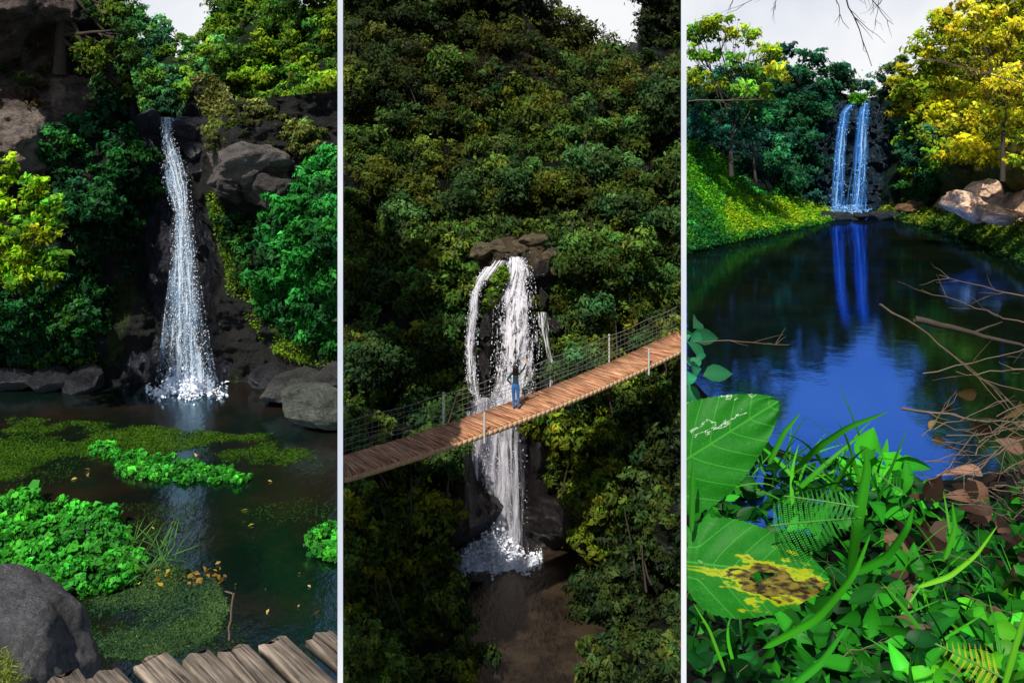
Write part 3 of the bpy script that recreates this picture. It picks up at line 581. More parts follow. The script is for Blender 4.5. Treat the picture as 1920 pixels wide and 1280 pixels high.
for i in range(nB):
    t=(i+.5)/nB; c=deckpt(t); tg=nrm(deckpt(min(t+.01,1))-deckpt(max(t-.01,0)))
    hw=Lh/nB*0.5*0.93; s=DW*(1+r.uniform(-.02,.02)); j=r.uniform(-.012,.012); u0=r.uniform(0,90); v0=r.uniform(0,90)
    for sx in (-1,1):
        for sy in (-1,1):
            for sz in (-1,1):
                Vv.append(c+tg*hw*sx+wd*s*sy+np.array([0,0,sz*.03+j])); UVv.append((u0+sy*.35,v0+sx*.05))
    Ff.append(q+8*i)
mk('deck_boards',np.array(Vv),np.concatenate(Ff),DECK,uv=np.array(UVv),site='M',parent=sb)
ts=np.linspace(0,1,80)
EDGE=simple('edge_beam',(0.50,0.32,0.18),.8)
its=[]
for sd in (-DW,DW):
    for a,b in zip(ts[:-1],ts[1:]):
        p=deckpt(a,sd,-.09); q2=deckpt(b,sd,-.09); its.append(((p+q2)/2,(q2-p)/2,wd*.05,np.array([0,0,.08])))
boxes('side_beams',its,EDGE,'M',sb)
lines=[]
for sd,hs in ((DW,(0.18,.36,.54,.72,.9,1.12)),(-DW,(.55,1.05))):
    for h in hs:
        lines.append((np.array([deckpt(t,sd*1.03,h+0.03*math.sin(t*40+h*9)) for t in ts]),(0.009 if h<1.1 else 0.015) if sd>0 else .004))
for k in range(70):
    t=(k+.5)/70; lines.append((np.array([deckpt(t,DW*1.03,0),deckpt(t,DW*1.03,1.12)]),0.004))
tubes('wire_cables',lines,CABLE,'M',5,sb)
lines=[]
for t in (0.275,0.755):
    for sd,h in ((-DW-.06,.75),(DW+.06,1.2)):
        tt=t+(0.03 if sd<0 else -0.0)
        lines.append((np.array([deckpt(tt,sd,-.35),deckpt(tt,sd,.3),deckpt(tt,sd,h)]),.04))
tubes('posts',lines,METAL,'M',8,sb)
def woman(loc):
    e=empty('woman'); e.location=loc
    J={'pel':(0,0,.93,.125),'wst':(0,0,1.08,.098),'che':(0,0,1.24,.12),'ush':(0,-.005,1.37,.085),'nek':(0,0,1.43,.045),'hd0':(0,.005,1.50,.062),'hd1':(0,.015,1.57,.082),'hd2':(0,.01,1.64,.055),
       'rs':(.15,0,1.37,.055),'re':(.30,.03,1.52,.042),'rw':(.40,.05,1.74,.027),'rp':(.42,.06,1.80,.030),
       'ls':(-.15,0,1.37,.055),'le':(-.31,-.06,1.15,.042),'lw':(-.20,.06,1.0,.027),'lp':(-.15,.10,.97,.030),
       'rh':(.085,0,.88,.095),'rk':(.10,.03,.49,.062),'rc':(.10,.0,.33,.056),'ra':(.10,-.02,.09,.038),'rt':(.11,.12,.035,.032),
       'lh':(-.085,0,.88,.095),'lk':(-.075,.05,.50,.062),'lc':(-.07,.06,.33,.056),'la':(-.06,.04,.09,.038),'lt':(-.065,.18,.035,.032)}
    E=[('pel','wst'),('wst','che'),('che','ush'),('ush','nek'),('nek','hd0'),('hd0','hd1'),('hd1','hd2'),('ush','rs'),('rs','re'),('re','rw'),('rw','rp'),('ush','ls'),('ls','le'),('le','lw'),('lw','lp'),
       ('pel','rh'),('rh','rk'),('rk','rc'),('rc','ra'),('ra','rt'),('pel','lh'),('lh','lk'),('lk','lc'),('lc','la'),('la','lt')]
    for s,base,dr in (('r',(.42,.06,1.80),(.05,.02,1.0)),('l',(-.15,.10,.97),(.8,.45,-.35))):
        d=nrm(np.array(dr,float)); sd=nrm(np.cross(d,[0,1,0.2]))
        for k in range(4):
            o=(k-1.5)*.019; ln_=[.07,.08,.075,.058][k]; a=np.array(base)+d*.03+sd*o; b=a+d*ln_*.6; c=b+d*ln_*.4+np.array([0,.012,0])
            for nm,p in (('a',a),('b',b),('c',c)): J[f'{s}f{k}{nm}']=(*p,.0085)
            E+= [(s+'p',f'{s}f{k}a'),(f'{s}f{k}a',f'{s}f{k}b'),(f'{s}f{k}b',f'{s}f{k}c')]
        a=np.array(base)-sd*.035; b=a-sd*.025+d*.03
        J[s+'ta']=(*a,.010); J[s+'tb']=(*b,.009); E+=[(s+'p',s+'ta'),(s+'ta',s+'tb')]
    ks=list(J); me=bpy.data.meshes.new('body'); me.from_pydata([J[k][:3] for k in ks],[(ks.index(a),ks.index(b)) for a,b in E],[])
    ob=bpy.data.objects.new('body',me); scene.collection.objects.link(ob)
    sk=ob.modifiers.new('s','SKIN'); sk.use_smooth_shade=True
    for i,k in enumerate(ks):
        v=me.skin_vertices[0].data[i]; v.radius=(J[k][3],J[k][3]*(.8 if k in('pel','wst','che','ush') else 1)); v.use_root=(k=='pel')
    ss=ob.modifiers.new('ss','SUBSURF'); ss.levels=2; ss.render_levels=2
    dg=bpy.context.evaluated_depsgraph_get(); me2=bpy.data.meshes.new_from_object(ob.evaluated_get(dg)); bpy.data.objects.remove(ob)
    ob=bpy.data.objects.new('body',me2); scene.collection.objects.link(ob); ob.parent=e
    for nm,c in (('skin',(0.5,0.29,0.2)),('jeans',(0.03,0.13,0.38)),('teal_top',(0.012,0.05,0.06)),('shoes',(0.03,0.03,0.03))): me2.materials.append(simple(nm,c,.7))
    for p in me2.polygons:
        x,y,z=p.center; p.use_smooth=True
        arm=abs(x)>.17 and z>.93
        if z<.07: m=3
        elif (x<-.1 and y>.05 and .9<z<1.02) or (z>1.73): m=0
        elif z<.99 and not arm: m=1
        elif z>1.42 and not arm: m=0
        else: m=2
        p.material_index=m
    bm=bmesh.new(); bmesh.ops.create_uvsphere(bm,u_segments=24,v_segments=20,radius=1)
    for v in bm.verts:
        x,y,z=v.co
        if z>0: v.co=Vector((x*.105,y*.115-.005,1.57+z*.12))
        else: v.co=Vector((x*(.105+.04*min(-z*1.5,1)),y*.05*(1+.5*z)-.07+.02*z*y,1.57+z*.36+.02*math.sin(x*14)))
        if y>.35 and v.co.z<1.62: v.co.y=min(v.co.y,.02)
    hm=bpy.data.meshes.new('hair'); bm.to_mesh(hm); bm.free(); hm.materials.append(simple('hair',(0.012,0.008,0.006),.4))
    for p in hm.polygons:p.use_smooth=True
    h=bpy.data.objects.new('hair',hm); scene.collection.objects.link(h); h.parent=e
    for nm,p,s,c in (('eye_left',(-.03,.085,1.575),(.012,.008,.008),(.8,.8,.8)),('eye_right',(.03,.085,1.575),(.012,.008,.008),(.8,.8,.8)),('nose',(0,.1,1.55),(.011,.016,.02),(.42,.24,.16)),('mouth',(0,.088,1.515),(.022,.008,.007),(.35,.1,.09))):
        bm=bmesh.new(); bmesh.ops.create_icosphere(bm,subdivisions=2,radius=1)
        for v in bm.verts: v.co=Vector((v.co.x*s[0]+p[0],v.co.y*s[1]+p[1],v.co.z*s[2]+p[2]))
        m_=bpy.data.meshes.new(nm); bm.to_mesh(m_); bm.free(); m_.materials.append(simple(nm,c)); o_=bpy.data.objects.new(nm,m_); scene.collection.objects.link(o_); o_.parent=e
    return e
tp=0.5
for k in range(200):
    t=k/200; p=deckpt(t)
    if p[0]/p[1]*F+CX<967: tp=t
woman(Vector(deckpt(tp,0.0,.03)))

# =============================================================== RIGHT SITE
ZR=-2.9
RZ=lambda px,py,s=None: -ZR*F/(np.asarray(py,float)-HY)
plane_water('lake','R',ZR,3.0,44,watermat('lake_water',(0.055,0.19,0.74),(0.006,0.014,0.006),(0.016,0.024,0.008),0.76,0.010,0.03,1.0,(1,1,1),.5))  # blue gloss tint puts a blue sky reflection into the water colour
RB=idw([(1287,50,38),(1400,200,42),(1500,150,48),(1540,300,46),(1600,180,52),(1600,300,50),(1680,200,46),(1700,350,42),(1760,100,40),(1920,0,30),(1920,300,26),(1800,300,32),(1287,300,32),(1400,350,36)])
def rcol(px,py,co):
    c=np.tile(np.array([0.008,0.022,0.012]),(len(px),1)); c[px>1690]=(0.08,0.075,0.012); return c  # dark backing colour imitates shadow behind the foliage
sheet('valley_slopes',1287,2060,160,[(1287,170),(1370,165),(1440,130),(1520,150),(1580,175),(1620,185),(1650,180),(1700,150),(1745,120),(1790,80),(1850,20),(2060,-30)],[(1287,420),(2060,460)],120,RB,rcol,SOIL,'R',amp=1.0,nsc=.5)
sheet('rock_wall',1530,1695,120,[(1530,225),(1560,195),(1600,184),(1640,190),(1665,205),(1695,260)],[(1530,415),(1695,415)],150,lambda px,py,s: 43.6-.8*s+1.2*((px-1610)/80)**2,
      lambda px,py,co:np.tile([0.016,0.050,0.080],(len(px),1))*(1+.8*fbm(co*2,3)[:,None]),WETROCK,'R',amp=.8,nsc=1.3)
wfR=empty('waterfall')
FR=fallmat('falling_water_r',(0.08,0.34,0.98),4,2.4,0.38,0.56,3.0,.9); FR2=fallmat('falling_water_r2',(0.42,0.72,1.0),7,3,0.50,0.58,8.0)
ra=[(193,1592,1608,42.5),(210,1576,1596,42.2),(260,1567,1590,42),(330,1560,1586,41.8),(396,1553,1588,41.7)]
rb=[(186,1616,1634,42.5),(215,1609,1632,42.2),(270,1603,1630,42),(330,1600,1628,41.8),(396,1590,1626,41.7)]
rc_=[(200,1598,1612,42.6),(240,1600,1612,42.3),(300,1597,1608,42),(392,1580,1604,41.8)]
for rws,sd in ((ra,1),(rb,2)):
    fall('water_sheet',rws,FR,'R',off=.5,seed=sd,parent=wfR); fall('water_strands',rws,FR2,'R',off=.65,seed=sd+4,parent=wfR)
fall('thin_strand',rc_,fallmat('fr3',(0.08,0.32,.8),5,2,.48,.60,6.0,.8),'R',off=.5,seed=7,parent=wfR)
BF=simple('blue_foam',(0.3,0.6,0.95),.7,var=.05)
droplets('spray',ra,500,1.1,BF,'R',161,.0,wfR,off=.4); droplets('spray',rb,500,1.1,BF,'R',162,.0,wfR,off=.4); droplets('base_splash',[(384,1560,1625,41),(398,1556,1630,41)],400,1.6,BF,'R',163,.05,wfR,1.0)
fall('outflow_cascade',[(396,1585,1625,40.5),(405,1592,1632,39.5),(420,1596,1640,37)],fallmat('fr4',(0.5,0.7,0.9),9,6,.42,.55,2.5),'R',bulge=.02,parent=wfR,ny=12)
for i,(x,y,a) in enumerate([(1572,407,.5),(1590,413,.35),(1645,406,.5),(1665,402,.5),(1700,390,.5),(1735,394,.4),(1552,404,.4),(1612,405,.3),(1720,382,.4)]):
    rock('pool_rock',W(x,y,38.5),(a,.7,a*.45),i+120,(0.05,0.06,0.065) if x<1680 else (0.34,0.19,0.09),ROCK,'R',sub=4)
cover('moss',[(1590,183),(1600,178),(1622,180),(1625,192),(1595,195)],900,lambda a,b,s=None:0*a+41.8,5,[(0.05,.25,.01),(.12,.4,.02)],164,'R')
LBx=[1287,1350,1420,1500,1575]; wl=[478,462,447,432,416]; tl=[255,300,330,372,400]
def bank_d(px,py,s):
    w=np.interp(px,LBx,wl); db=RZ(px,w); return db*(1+0.32*(1-s))
def bank_dp(px,py,s=None):
    w=np.interp(px,LBx,wl); t=np.interp(px,LBx,tl); return bank_d(px,py,np.clip((py-t)/(w+8-t),0,1))
sheet('grassy_bank',1287,1578,90,list(zip(LBx,tl)),[(x,y+14) for x,y in zip(LBx,wl)],60,bank_d,lambda px,py,co:np.tile([0.015,0.05,0.01],(len(px),1)),SOIL,'R',amp=.5,nsc=.8)
bp=[(1287,262),(1350,300),(1420,332),(1500,372),(1580,400),(1575,418),(1500,432),(1420,447),(1350,463),(1287,478)]
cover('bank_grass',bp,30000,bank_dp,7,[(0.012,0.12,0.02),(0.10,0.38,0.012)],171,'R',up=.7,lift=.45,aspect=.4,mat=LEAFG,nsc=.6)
cover('bank_grass_sunlit',[(1350,385),(1480,378),(1580,398),(1575,416),(1480,432),(1360,450)],10000,bank_dp,6,[(0.14,0.40,0.01),(0.42,0.60,0.012)],172,'R',up=.8,lift=.6,aspect=.3,nsc=.8)  # brighter copy of the bank grass, sunlight painted into its colour
region_crowns('bank_plants',[(1287,270),(1400,330),(1480,380),(1380,420),(1287,455)],36,24,(8,22),bank_dp,[(0.015,0.13,0.03),(0.03,0.24,0.03),(0.06,.32,.02)],'R',8,173,1.2,mat=LEAFG)
RBx=[1640,1700,1760,1840,1920,2060]; wr=[412,420,432,460,498,560]; tr_=[385,370,335,320,330,330]
def rbd(px,py,s): return RZ(px,np.interp(px,RBx,wr))*(1+.25*(1-s))
def rbdp(px,py,s=None):
    w=np.interp(px,RBx,wr); t=np.interp(px,RBx,tr_); return rbd(px,py,np.clip((py-t)/(w+8-t),0,1))
def rbc(px,py,co):
    c=np.tile([0.03,0.05,0.015],(len(px),1)); nz=fbm(co*.8,4); m=inside(px+nz*22,py+nz*22,[(1745,385),(1790,345),(1860,310),(1960,360),(1960,425),(1850,415),(1780,408)]); c[m]=(0.80,0.50,0.30); return c
sheet('earth_bank',1640,2060,140,list(zip(RBx,tr_)),[(x,y+16) for x,y in zip(RBx,wr)],90,rbd,rbc,SOIL,'R',amp=.7,nsc=1.2)
rock('sandstone_boulder',W(1812,388,27),(.65,.6,.36),131,(0.9,0.58,0.36),SOIL,'R',rot=.35,sub=5,amp=.8)
rock('sandstone_boulder',W(1875,402,25),(.6,.6,.25),132,(0.75,0.44,0.25),SOIL,'R',sub=5,amp=.8,rot=.2)
rock('sandstone_boulder',W(1850,355,28),(.6,.6,.35),133,(0.9,0.62,0.42),SOIL,'R',sub=5,amp=.8,rot=-.2)
cover('bank_undergrowth',[(1640,395),(1700,390),(1760,408),(1850,422),(1960,434),(1960,520),(1920,498),(1840,462),(1760,434),(1700,422),(1640,413)],18000,rbdp,7,[(0.018,0.09,0.012),(0.20,0.27,0.012)],174,'R',up=.6,lift=.6,nsc=.9)
TB=[(0.012,0.080,0.038),(0.009,0.055,0.040),(0.016,0.105,0.035)]
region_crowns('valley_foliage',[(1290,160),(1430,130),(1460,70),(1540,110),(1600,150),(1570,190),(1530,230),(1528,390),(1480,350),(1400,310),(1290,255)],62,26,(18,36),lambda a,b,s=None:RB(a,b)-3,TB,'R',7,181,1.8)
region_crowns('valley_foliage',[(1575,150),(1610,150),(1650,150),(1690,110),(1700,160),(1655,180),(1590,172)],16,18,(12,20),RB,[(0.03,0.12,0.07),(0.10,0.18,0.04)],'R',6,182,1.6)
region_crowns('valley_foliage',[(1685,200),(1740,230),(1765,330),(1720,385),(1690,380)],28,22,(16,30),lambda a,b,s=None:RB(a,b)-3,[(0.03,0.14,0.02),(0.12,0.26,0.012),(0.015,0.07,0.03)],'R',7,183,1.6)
region_crowns('sunlit_foliage',[(1665,160),(1700,110),(1745,70),(1770,20),(1800,-60),(2000,-80),(2000,320),(1880,310),(1800,300),(1770,290),(1735,240),(1680,215)],120,25,(14,38),lambda a,b,s=None:RB(a,b)-4,[(0.60,0.53,0.012),(0.46,0.46,0.015),(0.70,0.62,0.03),(0.28,0.36,0.015)],'R',9,184,1.1,mat=LEAFSUN,grad=.3,loose=1.3)  # sunlight is painted in through high yellow leaf albedos
r=np.random.default_rng(6)
cp=[W(x,y,29+r.random()*2) for x,y in [(1310,60),(1340,50),(1375,65),(1410,70),(1440,100),(1450,135),(1420,140),(1380,120),(1340,110),(1305,110),(1300,150),(1350,160),(1395,175),(1430,170),(1300,70)]]
tree('broadleaf_tree',W(1372,330,30.5),(-.02,0,0),3.6,cp,'R',[(0.36,0.52,0.02),(0.16,0.38,0.03),(0.48,0.56,0.03)],8,191,.09,LEAFSUN,rc=(.34,.60),cover_=1.2)
cp=[W(x,y,30+r.random()*2) for x,y in [(1300,190),(1330,200),(1370,215),(1410,210),(1440,225),(1310,235),(1350,250),(1400,255)]]
tree('understory_tree',W(1420,350,32),(-.1,0,0),2.5,cp,'R',[(0.02,0.15,0.04),(0.015,0.10,0.05)],8,192,.06,rc=(.35,.55),cover_=1.2)
cp=[W(x,y,22+r.random()*3) for x,y in [(1790,60),(1830,30),(1870,80),(1905,50),(1850,130),(1890,160),(1810,110),(1940,100),(1900,230),(1850,220)]]
tree('sunlit_tree',W(1880,340,23),(.0,0,0),3.2,cp,'R',[(0.72,0.62,0.03),(0.60,0.56,0.02),(0.44,0.46,0.02)],9,193,.07,LEAFSUN,rc=(.34,.58),cover_=.8)  # raised yellow leaf colours carry painted sunlight
lines=[]
def twig(a,b,d,r0,n=9,amp=.02,kids=5):
    p=wob(W(*a,d),W(*b,d),n,amp,r); lines.append((p,np.linspace(r0,r0*.35,n)))
    for q in range(kids):
        k=r.integers(2,n-1); dv=(p[-1]-p[0])*r.uniform(.12,.3)+r.normal(size=3)*np.linalg.norm(p[-1]-p[0])*.1
        lines.append((wob(p[k],p[k]+dv,5,amp*.5,r),np.linspace(r0*.45,r0*.15,5)))
twig((1560,-60),(1652,128),6,.007); twig((1600,-50),(1670,60),6,.005); twig((1490,-50),(1440,30),6,.005); twig((1540,-60),(1600,50),6,.005); twig((1400,-60),(1385,20),6,.004); twig((1660,-60),(1640,40),6,.004); twig((1700,-60),(1610,20),6,.004,kids=8); twig((1520,-60),(1390,15),6,.004,kids=8)
tubes('overhanging_twigs',lines,BARK,'R',5); lines=[]
twig((1290,190),(1440,185),14,.010); twig((1940,165),(1740,110),12,.010); twig((1930,120),(1780,140),12,.007)
tubes('bare_branches',lines,TWIG,'R',5)
gx=[1287,1400,1500,1600,1700,1800,1920,2060]; gt=[700,820,855,870,900,900,880,860]
def ng(px,py,s):
    t=np.interp(px,gx,gt); d0=np.minimum(RZ(px,t),9.0); return d0*(1-s)**1.0+1.9*s
def ngp(px,py,s=None):
    t=np.interp(px,gx,gt); return ng(px,py,np.clip((py-t)/(1400-t),0,1))
sheet('near_bank',1287,2060,120,list(zip(gx,gt)),[(1287,1400),(2060,1400)],90,ng,lambda px,py,co:np.tile([0.006,0.008,0.004],(len(px),1))*(1+fbm(co*4,3)[:,None]),SOIL,'R',amp=.15,nsc=2.5)  # near-black ground colour stands in for shade between the plants
r=np.random.default_rng(15)
def pts_in(poly,n):
    P=np.array(poly);lo=P.min(0);hi=P.max(0);q=r.uniform(lo,hi,(n*4,2));q=q[inside(q[:,0],q[:,1],poly)][:n];return q
near=[(1287,960),(1350,880),(1460,860),(1600,870),(1700,910),(1800,940),(1960,900),(1960,1330),(1287,1330)]
def groundcover(poly,n,Lpx,cols,liftm,wr=.5,curl=.35,pw=.75,up=.6,dark=True):
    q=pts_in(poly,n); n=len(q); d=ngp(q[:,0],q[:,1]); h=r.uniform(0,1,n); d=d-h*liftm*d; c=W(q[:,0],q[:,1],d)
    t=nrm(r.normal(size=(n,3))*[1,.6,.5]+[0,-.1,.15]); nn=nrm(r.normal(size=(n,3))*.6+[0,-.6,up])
    L=Lpx*d/F*r.uniform(.5,1.4,n); k=np.array(cols)[r.integers(0,len(cols),n)]*np.exp(r.normal(size=(n,1))*.4)*((.12+.9*h**1.5)[:,None] if dark else 1)  # low leaves darkened in colour to imitate shade in the gaps
    return fine_leaves(c,t,nn,L,L*wr*r.uniform(.8,1.2,n),k,r.uniform(.0,curl*2,n))
GC=[(0.008,0.10,0.008),(0.014,0.17,0.008),(0.005,0.06,0.010),(0.022,0.24,0.010)]
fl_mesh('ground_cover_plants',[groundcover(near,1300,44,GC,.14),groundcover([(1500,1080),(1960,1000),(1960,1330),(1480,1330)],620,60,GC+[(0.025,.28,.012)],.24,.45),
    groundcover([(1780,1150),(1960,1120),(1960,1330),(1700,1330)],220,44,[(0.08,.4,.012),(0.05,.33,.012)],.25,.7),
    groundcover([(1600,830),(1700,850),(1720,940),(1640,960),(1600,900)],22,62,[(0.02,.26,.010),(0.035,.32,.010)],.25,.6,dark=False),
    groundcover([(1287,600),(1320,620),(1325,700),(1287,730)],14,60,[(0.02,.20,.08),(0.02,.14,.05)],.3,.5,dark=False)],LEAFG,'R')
fl_mesh('dead_leaves',[groundcover([(1640,900),(1960,880),(1960,1250),(1640,1200)],80,60,[(0.16,.08,.05),(0.22,.12,.08),(.08,.045,.03)],.2,.6,.8),groundcover([(1700,720),(1960,740),(1960,900),(1700,880)],12,44,[(0.2,.13,.05),(.25,.14,.09)],.3,.6,.6)],LEAF,'R')
def blades(poly,n,Lr,Wm,cols,lean,curl=(.2,.9),dl=.15):
    q=pts_in(poly,n); n=len(q); d=ngp(q[:,0],q[:,1])*(1-r.uniform(0,dl,n)); c=W(q[:,0],q[:,1],d)
    t=nrm(r.normal(size=(n,3))*[.55,.35,.2]+np.array(lean)); nn=nrm(np.cross(t,nrm(r.normal(size=(n,3))*[.5,1,.2]+[1,0,0]))); nn=nn*np.sign(nn[:,2:3]+1e-6)
    L=r.uniform(*Lr,n); k=np.array(cols)[r.integers(0,len(cols),n)]*r.uniform(.4,1.3,(n,1))
    return fine_leaves(c,t,nn,L,np.full(n,Wm)*r.uniform(.6,1.3,n),k,r.uniform(*curl,n),.2,12,.45,.6)
BC=[(0.022,0.22,0.008),(0.04,0.30,0.008),(0.010,0.12,0.010),(0.06,0.34,0.010)]
fl_mesh('grass',[blades([(1430,890),(1640,890),(1660,1000),(1450,1000)],60,(.5,1.0),.030,BC,(.25,0,.8)),
    blades([(1600,1000),(1800,1000),(1800,1250),(1600,1250)],34,(.3,.6),.020,BC,(.2,-.1,.8)),
    blades([(1350,870),(1480,860),(1480,900),(1350,900)],26,(.3,.6),.018,BC,(.5,0,.7)),
    blades([(1740,970),(1960,970),(1960,1200),(1740,1200)],44,(.25,.5),.013,BC,(-.2,0,.8)),
    blades([(1290,1170),(1960,1170),(1960,1330),(1290,1330)],24,(.2,.4),.014,BC,(0.1,-.2,.8))],LEAFG,'R')
def blade_path(pts,w,col):
    P=np.array([W(x,y,d) for x,y,d in pts]); n=26; tt=np.linspace(0,len(P)-1,n); k=np.arange(len(P))
    Q=np.stack([np.interp(tt,k,P[:,i]) for i in range(3)],-1)
    for _ in range(3): Q[1:-1]=(Q[:-2]+2*Q[1:-1]+Q[2:])/4
    tg=nrm(np.gradient(Q,axis=0)); b=nrm(np.cross(tg,[0.1,-1,.45])); s=np.linspace(0,1,n)[:,None]; ww=w*(np.sin(np.pi*s**.55)**.6+.02)
    up=nrm(np.cross(b,tg)); V=np.stack([Q-b*ww/2+up*ww*.2,Q,Q+b*ww/2+up*ww*.2],1).reshape(-1,3)
    return V,gridfaces(3,n),np.tile(col,(len(V),1))*np.tile([[.8],[1.3],[1.0]],(n,1))
bl=[([(1490,880,2.6),(1530,840,2.5),(1590,800,2.4),(1665,772,2.3)],.020,(0.035,.28,.010)),
 ([(1590,1090,2.3),(1605,980,2.2),(1625,880,2.2),(1622,842,2.2)],.032,(0.03,.25,.010)),
 ([(1430,1215,2.0),(1530,1160,1.95),(1600,1080,1.9),(1632,1000,1.9)],.018,(0.035,.28,.010)),
 ([(1440,870,2.5),(1470,810,2.5),(1500,775,2.5)],.016,(0.03,.22,.012)),
 ([(1600,1075,2.1),(1660,1045,2.05),(1700,990,2),(1712,950,2)],.022,(0.025,.25,.010)),
 ([(1480,1290,1.8),(1540,1240,1.8),(1590,1170,1.8)],.016,(0.025,.25,.012)),
 ([(1720,1100,2.1),(1780,1080,2.1),(1830,1040,2.1),(1870,985,2.1)],.012,(0.14,.45,.015)),
 ([(1770,1050,2.1),(1790,990,2.1),(1785,940,2.1)],.014,(0.05,.3,.015)),
 ([(1880,1290,1.8),(1905,1200,1.8),(1930,1120,1.8)],.015,(0.1,.38,.015)),
 ([(1296,1000,2.0),(1298,900,2.0),(1300,860,2.0)],.014,(0.03,.22,.015)),
 ([(1360,1260,1.8),(1330,1180,1.8),(1300,1130,1.8)],.007,(0.08,.35,.015))]
fl_mesh('long_grass_blades',[blade_path(*b) for b in bl],LEAFG,'R')
def bigleafmat(name,dam):
    m,nt,ns,ln=newmat(name)
    tc=N(ns,'ShaderNodeTexCoord'); sp=N(ns,'ShaderNodeSeparateXYZ'); ln.new(tc.outputs['UV'],sp.inputs[0])
    ab=N(ns,'ShaderNodeMath',operation='ABSOLUTE'); ln.new(sp.outputs[1],ab.inputs[0])
    def M(op,a,b=None,c=None):
        n=N(ns,'ShaderNodeMath',operation=op)
        for i,x in enumerate((a,b,c)):
            if x is None: continue
            if isinstance(x,(int,float)): n.inputs[i].default_value=x
            else: ln.new(x,n.inputs[i])
        return n.outputs[0]
    ph=M('SUBTRACT',M('MULTIPLY',sp.outputs[0],6.0),M('MULTIPLY',M('POWER',ab.outputs[0],1.2),2.4))
    fr=M('ABSOLUTE',M('SUBTRACT',M('FRACT',ph),.5))
    vein=M('LESS_THAN',fr,.03); midv=M('LESS_THAN',ab.outputs[0],.02); v=M('MAXIMUM',vein,midv)
    vo=N(ns,'ShaderNodeTexVoronoi',Scale=26.0); vo.feature='DISTANCE_TO_EDGE'; ln.new(tc.outputs['UV'],vo.inputs['Vector'])
    small=M('MULTIPLY',M('LESS_THAN',vo.outputs['Distance'],.05),.35); v2=M('MAXIMUM',v,small)
    nz=N(ns,'ShaderNodeTexNoise',Scale=4.0,Detail=5.0); ln.new(tc.outputs['UV'],nz.inputs['Vector'])
    g=N(ns,'ShaderNodeMixRGB',Color1=(0.005,0.11,0.006,1),Color2=(0.016,0.23,0.010,1)); ln.new(nz.outputs['Fac'],g.inputs[0])
    gv=N(ns,'ShaderNodeMixRGB',Color2=(0.06,0.36,0.03,1)); ln.new(M('MULTIPLY',v2,.7),gv.inputs[0]); ln.new(g.outputs[0],gv.inputs[1])
    out=gv.outputs[0]; alpha=None
    n2=N(ns,'ShaderNodeTexNoise',Scale=3.2 if dam else 2.4,Detail=8.0,Roughness=.6); ln.new(tc.outputs['UV'],n2.inputs['Vector'])
    if dam:
        dx=M('SUBTRACT',sp.outputs[0],.58); dy=M('SUBTRACT',sp.outputs[1],-.18)
        rr=M('SQRT',M('ADD',M('MULTIPLY',dx,dx),M('MULTIPLY',M('MULTIPLY',dy,dy),.8)))
        q=M('ADD',M('SUBTRACT',.62,rr),M('MULTIPLY',M('SUBTRACT',n2.outputs['Fac'],.5),1.5))
        y=N(ns,'ShaderNodeMapRange'); y.inputs[1].default_value=.2; y.inputs[2].default_value=.26; ln.new(q,y.inputs[0])
        c1=N(ns,'ShaderNodeMixRGB',Color2=(0.36,0.44,0.01,1)); ln.new(y.outputs[0],c1.inputs[0]); ln.new(out,c1.inputs[1])
        y2=N(ns,'ShaderNodeMapRange'); y2.inputs[1].default_value=.32; y2.inputs[2].default_value=.35; ln.new(q,y2.inputs[0])
        bc=N(ns,'ShaderNodeMixRGB',Color1=(0.22,0.17,0.02,1),Color2=(0.03,0.02,0.01,1)); n3=N(ns,'ShaderNodeTexNoise',Scale=12.0,Detail=6.0); ln.new(tc.outputs['UV'],n3.inputs['Vector'])
        y3=N(ns,'ShaderNodeMapRange'); y3.inputs[1].default_value=.42; y3.inputs[2].default_value=.58; ln.new(n3.outputs['Fac'],y3.inputs[0]); ln.new(y3.outputs[0],bc.inputs[0])
        c2=N(ns,'ShaderNodeMixRGB'); ln.new(y2.outputs[0],c2.inputs[0]); ln.new(c1.outputs[0],c2.inputs[1]); ln.new(bc.outputs[0],c2.inputs[2]); out=c2.outputs[0]
        alpha=M('GREATER_THAN',q,.6)
    else:
        band=M('LESS_THAN',M('ABSOLUTE',M('SUBTRACT',n2.outputs['Fac'],.53)),.008)
        reg=M('MULTIPLY',M('GREATER_THAN',sp.outputs[0],.35),M('GREATER_THAN',sp.outputs[1],.12))
        c1=N(ns,'ShaderNodeMixRGB',Color2=(0.5,0.65,0.45,1)); ln.new(M('MULTIPLY',band,reg),c1.inputs[0]); ln.new(out,c1.inputs[1]); out=c1.outputs[0]
    p=N(ns,'ShaderNodeBsdfPrincipled',Roughness=.5); p.inputs['Specular IOR Level'].default_value=.15; ln.new(out,p.inputs['Base Color']); t=N(ns,'ShaderNodeBsdfTranslucent'); ln.new(out,t.inputs[0])
    bm_=N(ns,'ShaderNodeBump',Strength=.35,Distance=.003,invert=True); ln.new(v2,bm_.inputs['Height']); ln.new(bm_.outputs[0],p.inputs['Normal'])
    mx=N(ns,'ShaderNodeMixShader',Fac=.25); ln.new(p.outputs[0],mx.inputs[1]); ln.new(t.outputs[0],mx.inputs[2]); o=N(ns,'ShaderNodeOutputMaterial')
    if alpha is not None:
        tr=N(ns,'ShaderNodeBsdfTransparent'); m3=N(ns,'ShaderNodeMixShader'); ln.new(alpha,m3.inputs[0]); ln.new(mx.outputs[0],m3.inputs[1]); ln.new(tr.outputs[0],m3.inputs[2]); ln.new(m3.outputs[0],o.inputs[0])
    else: ln.new(mx.outputs[0],o.inputs[0])
    return m
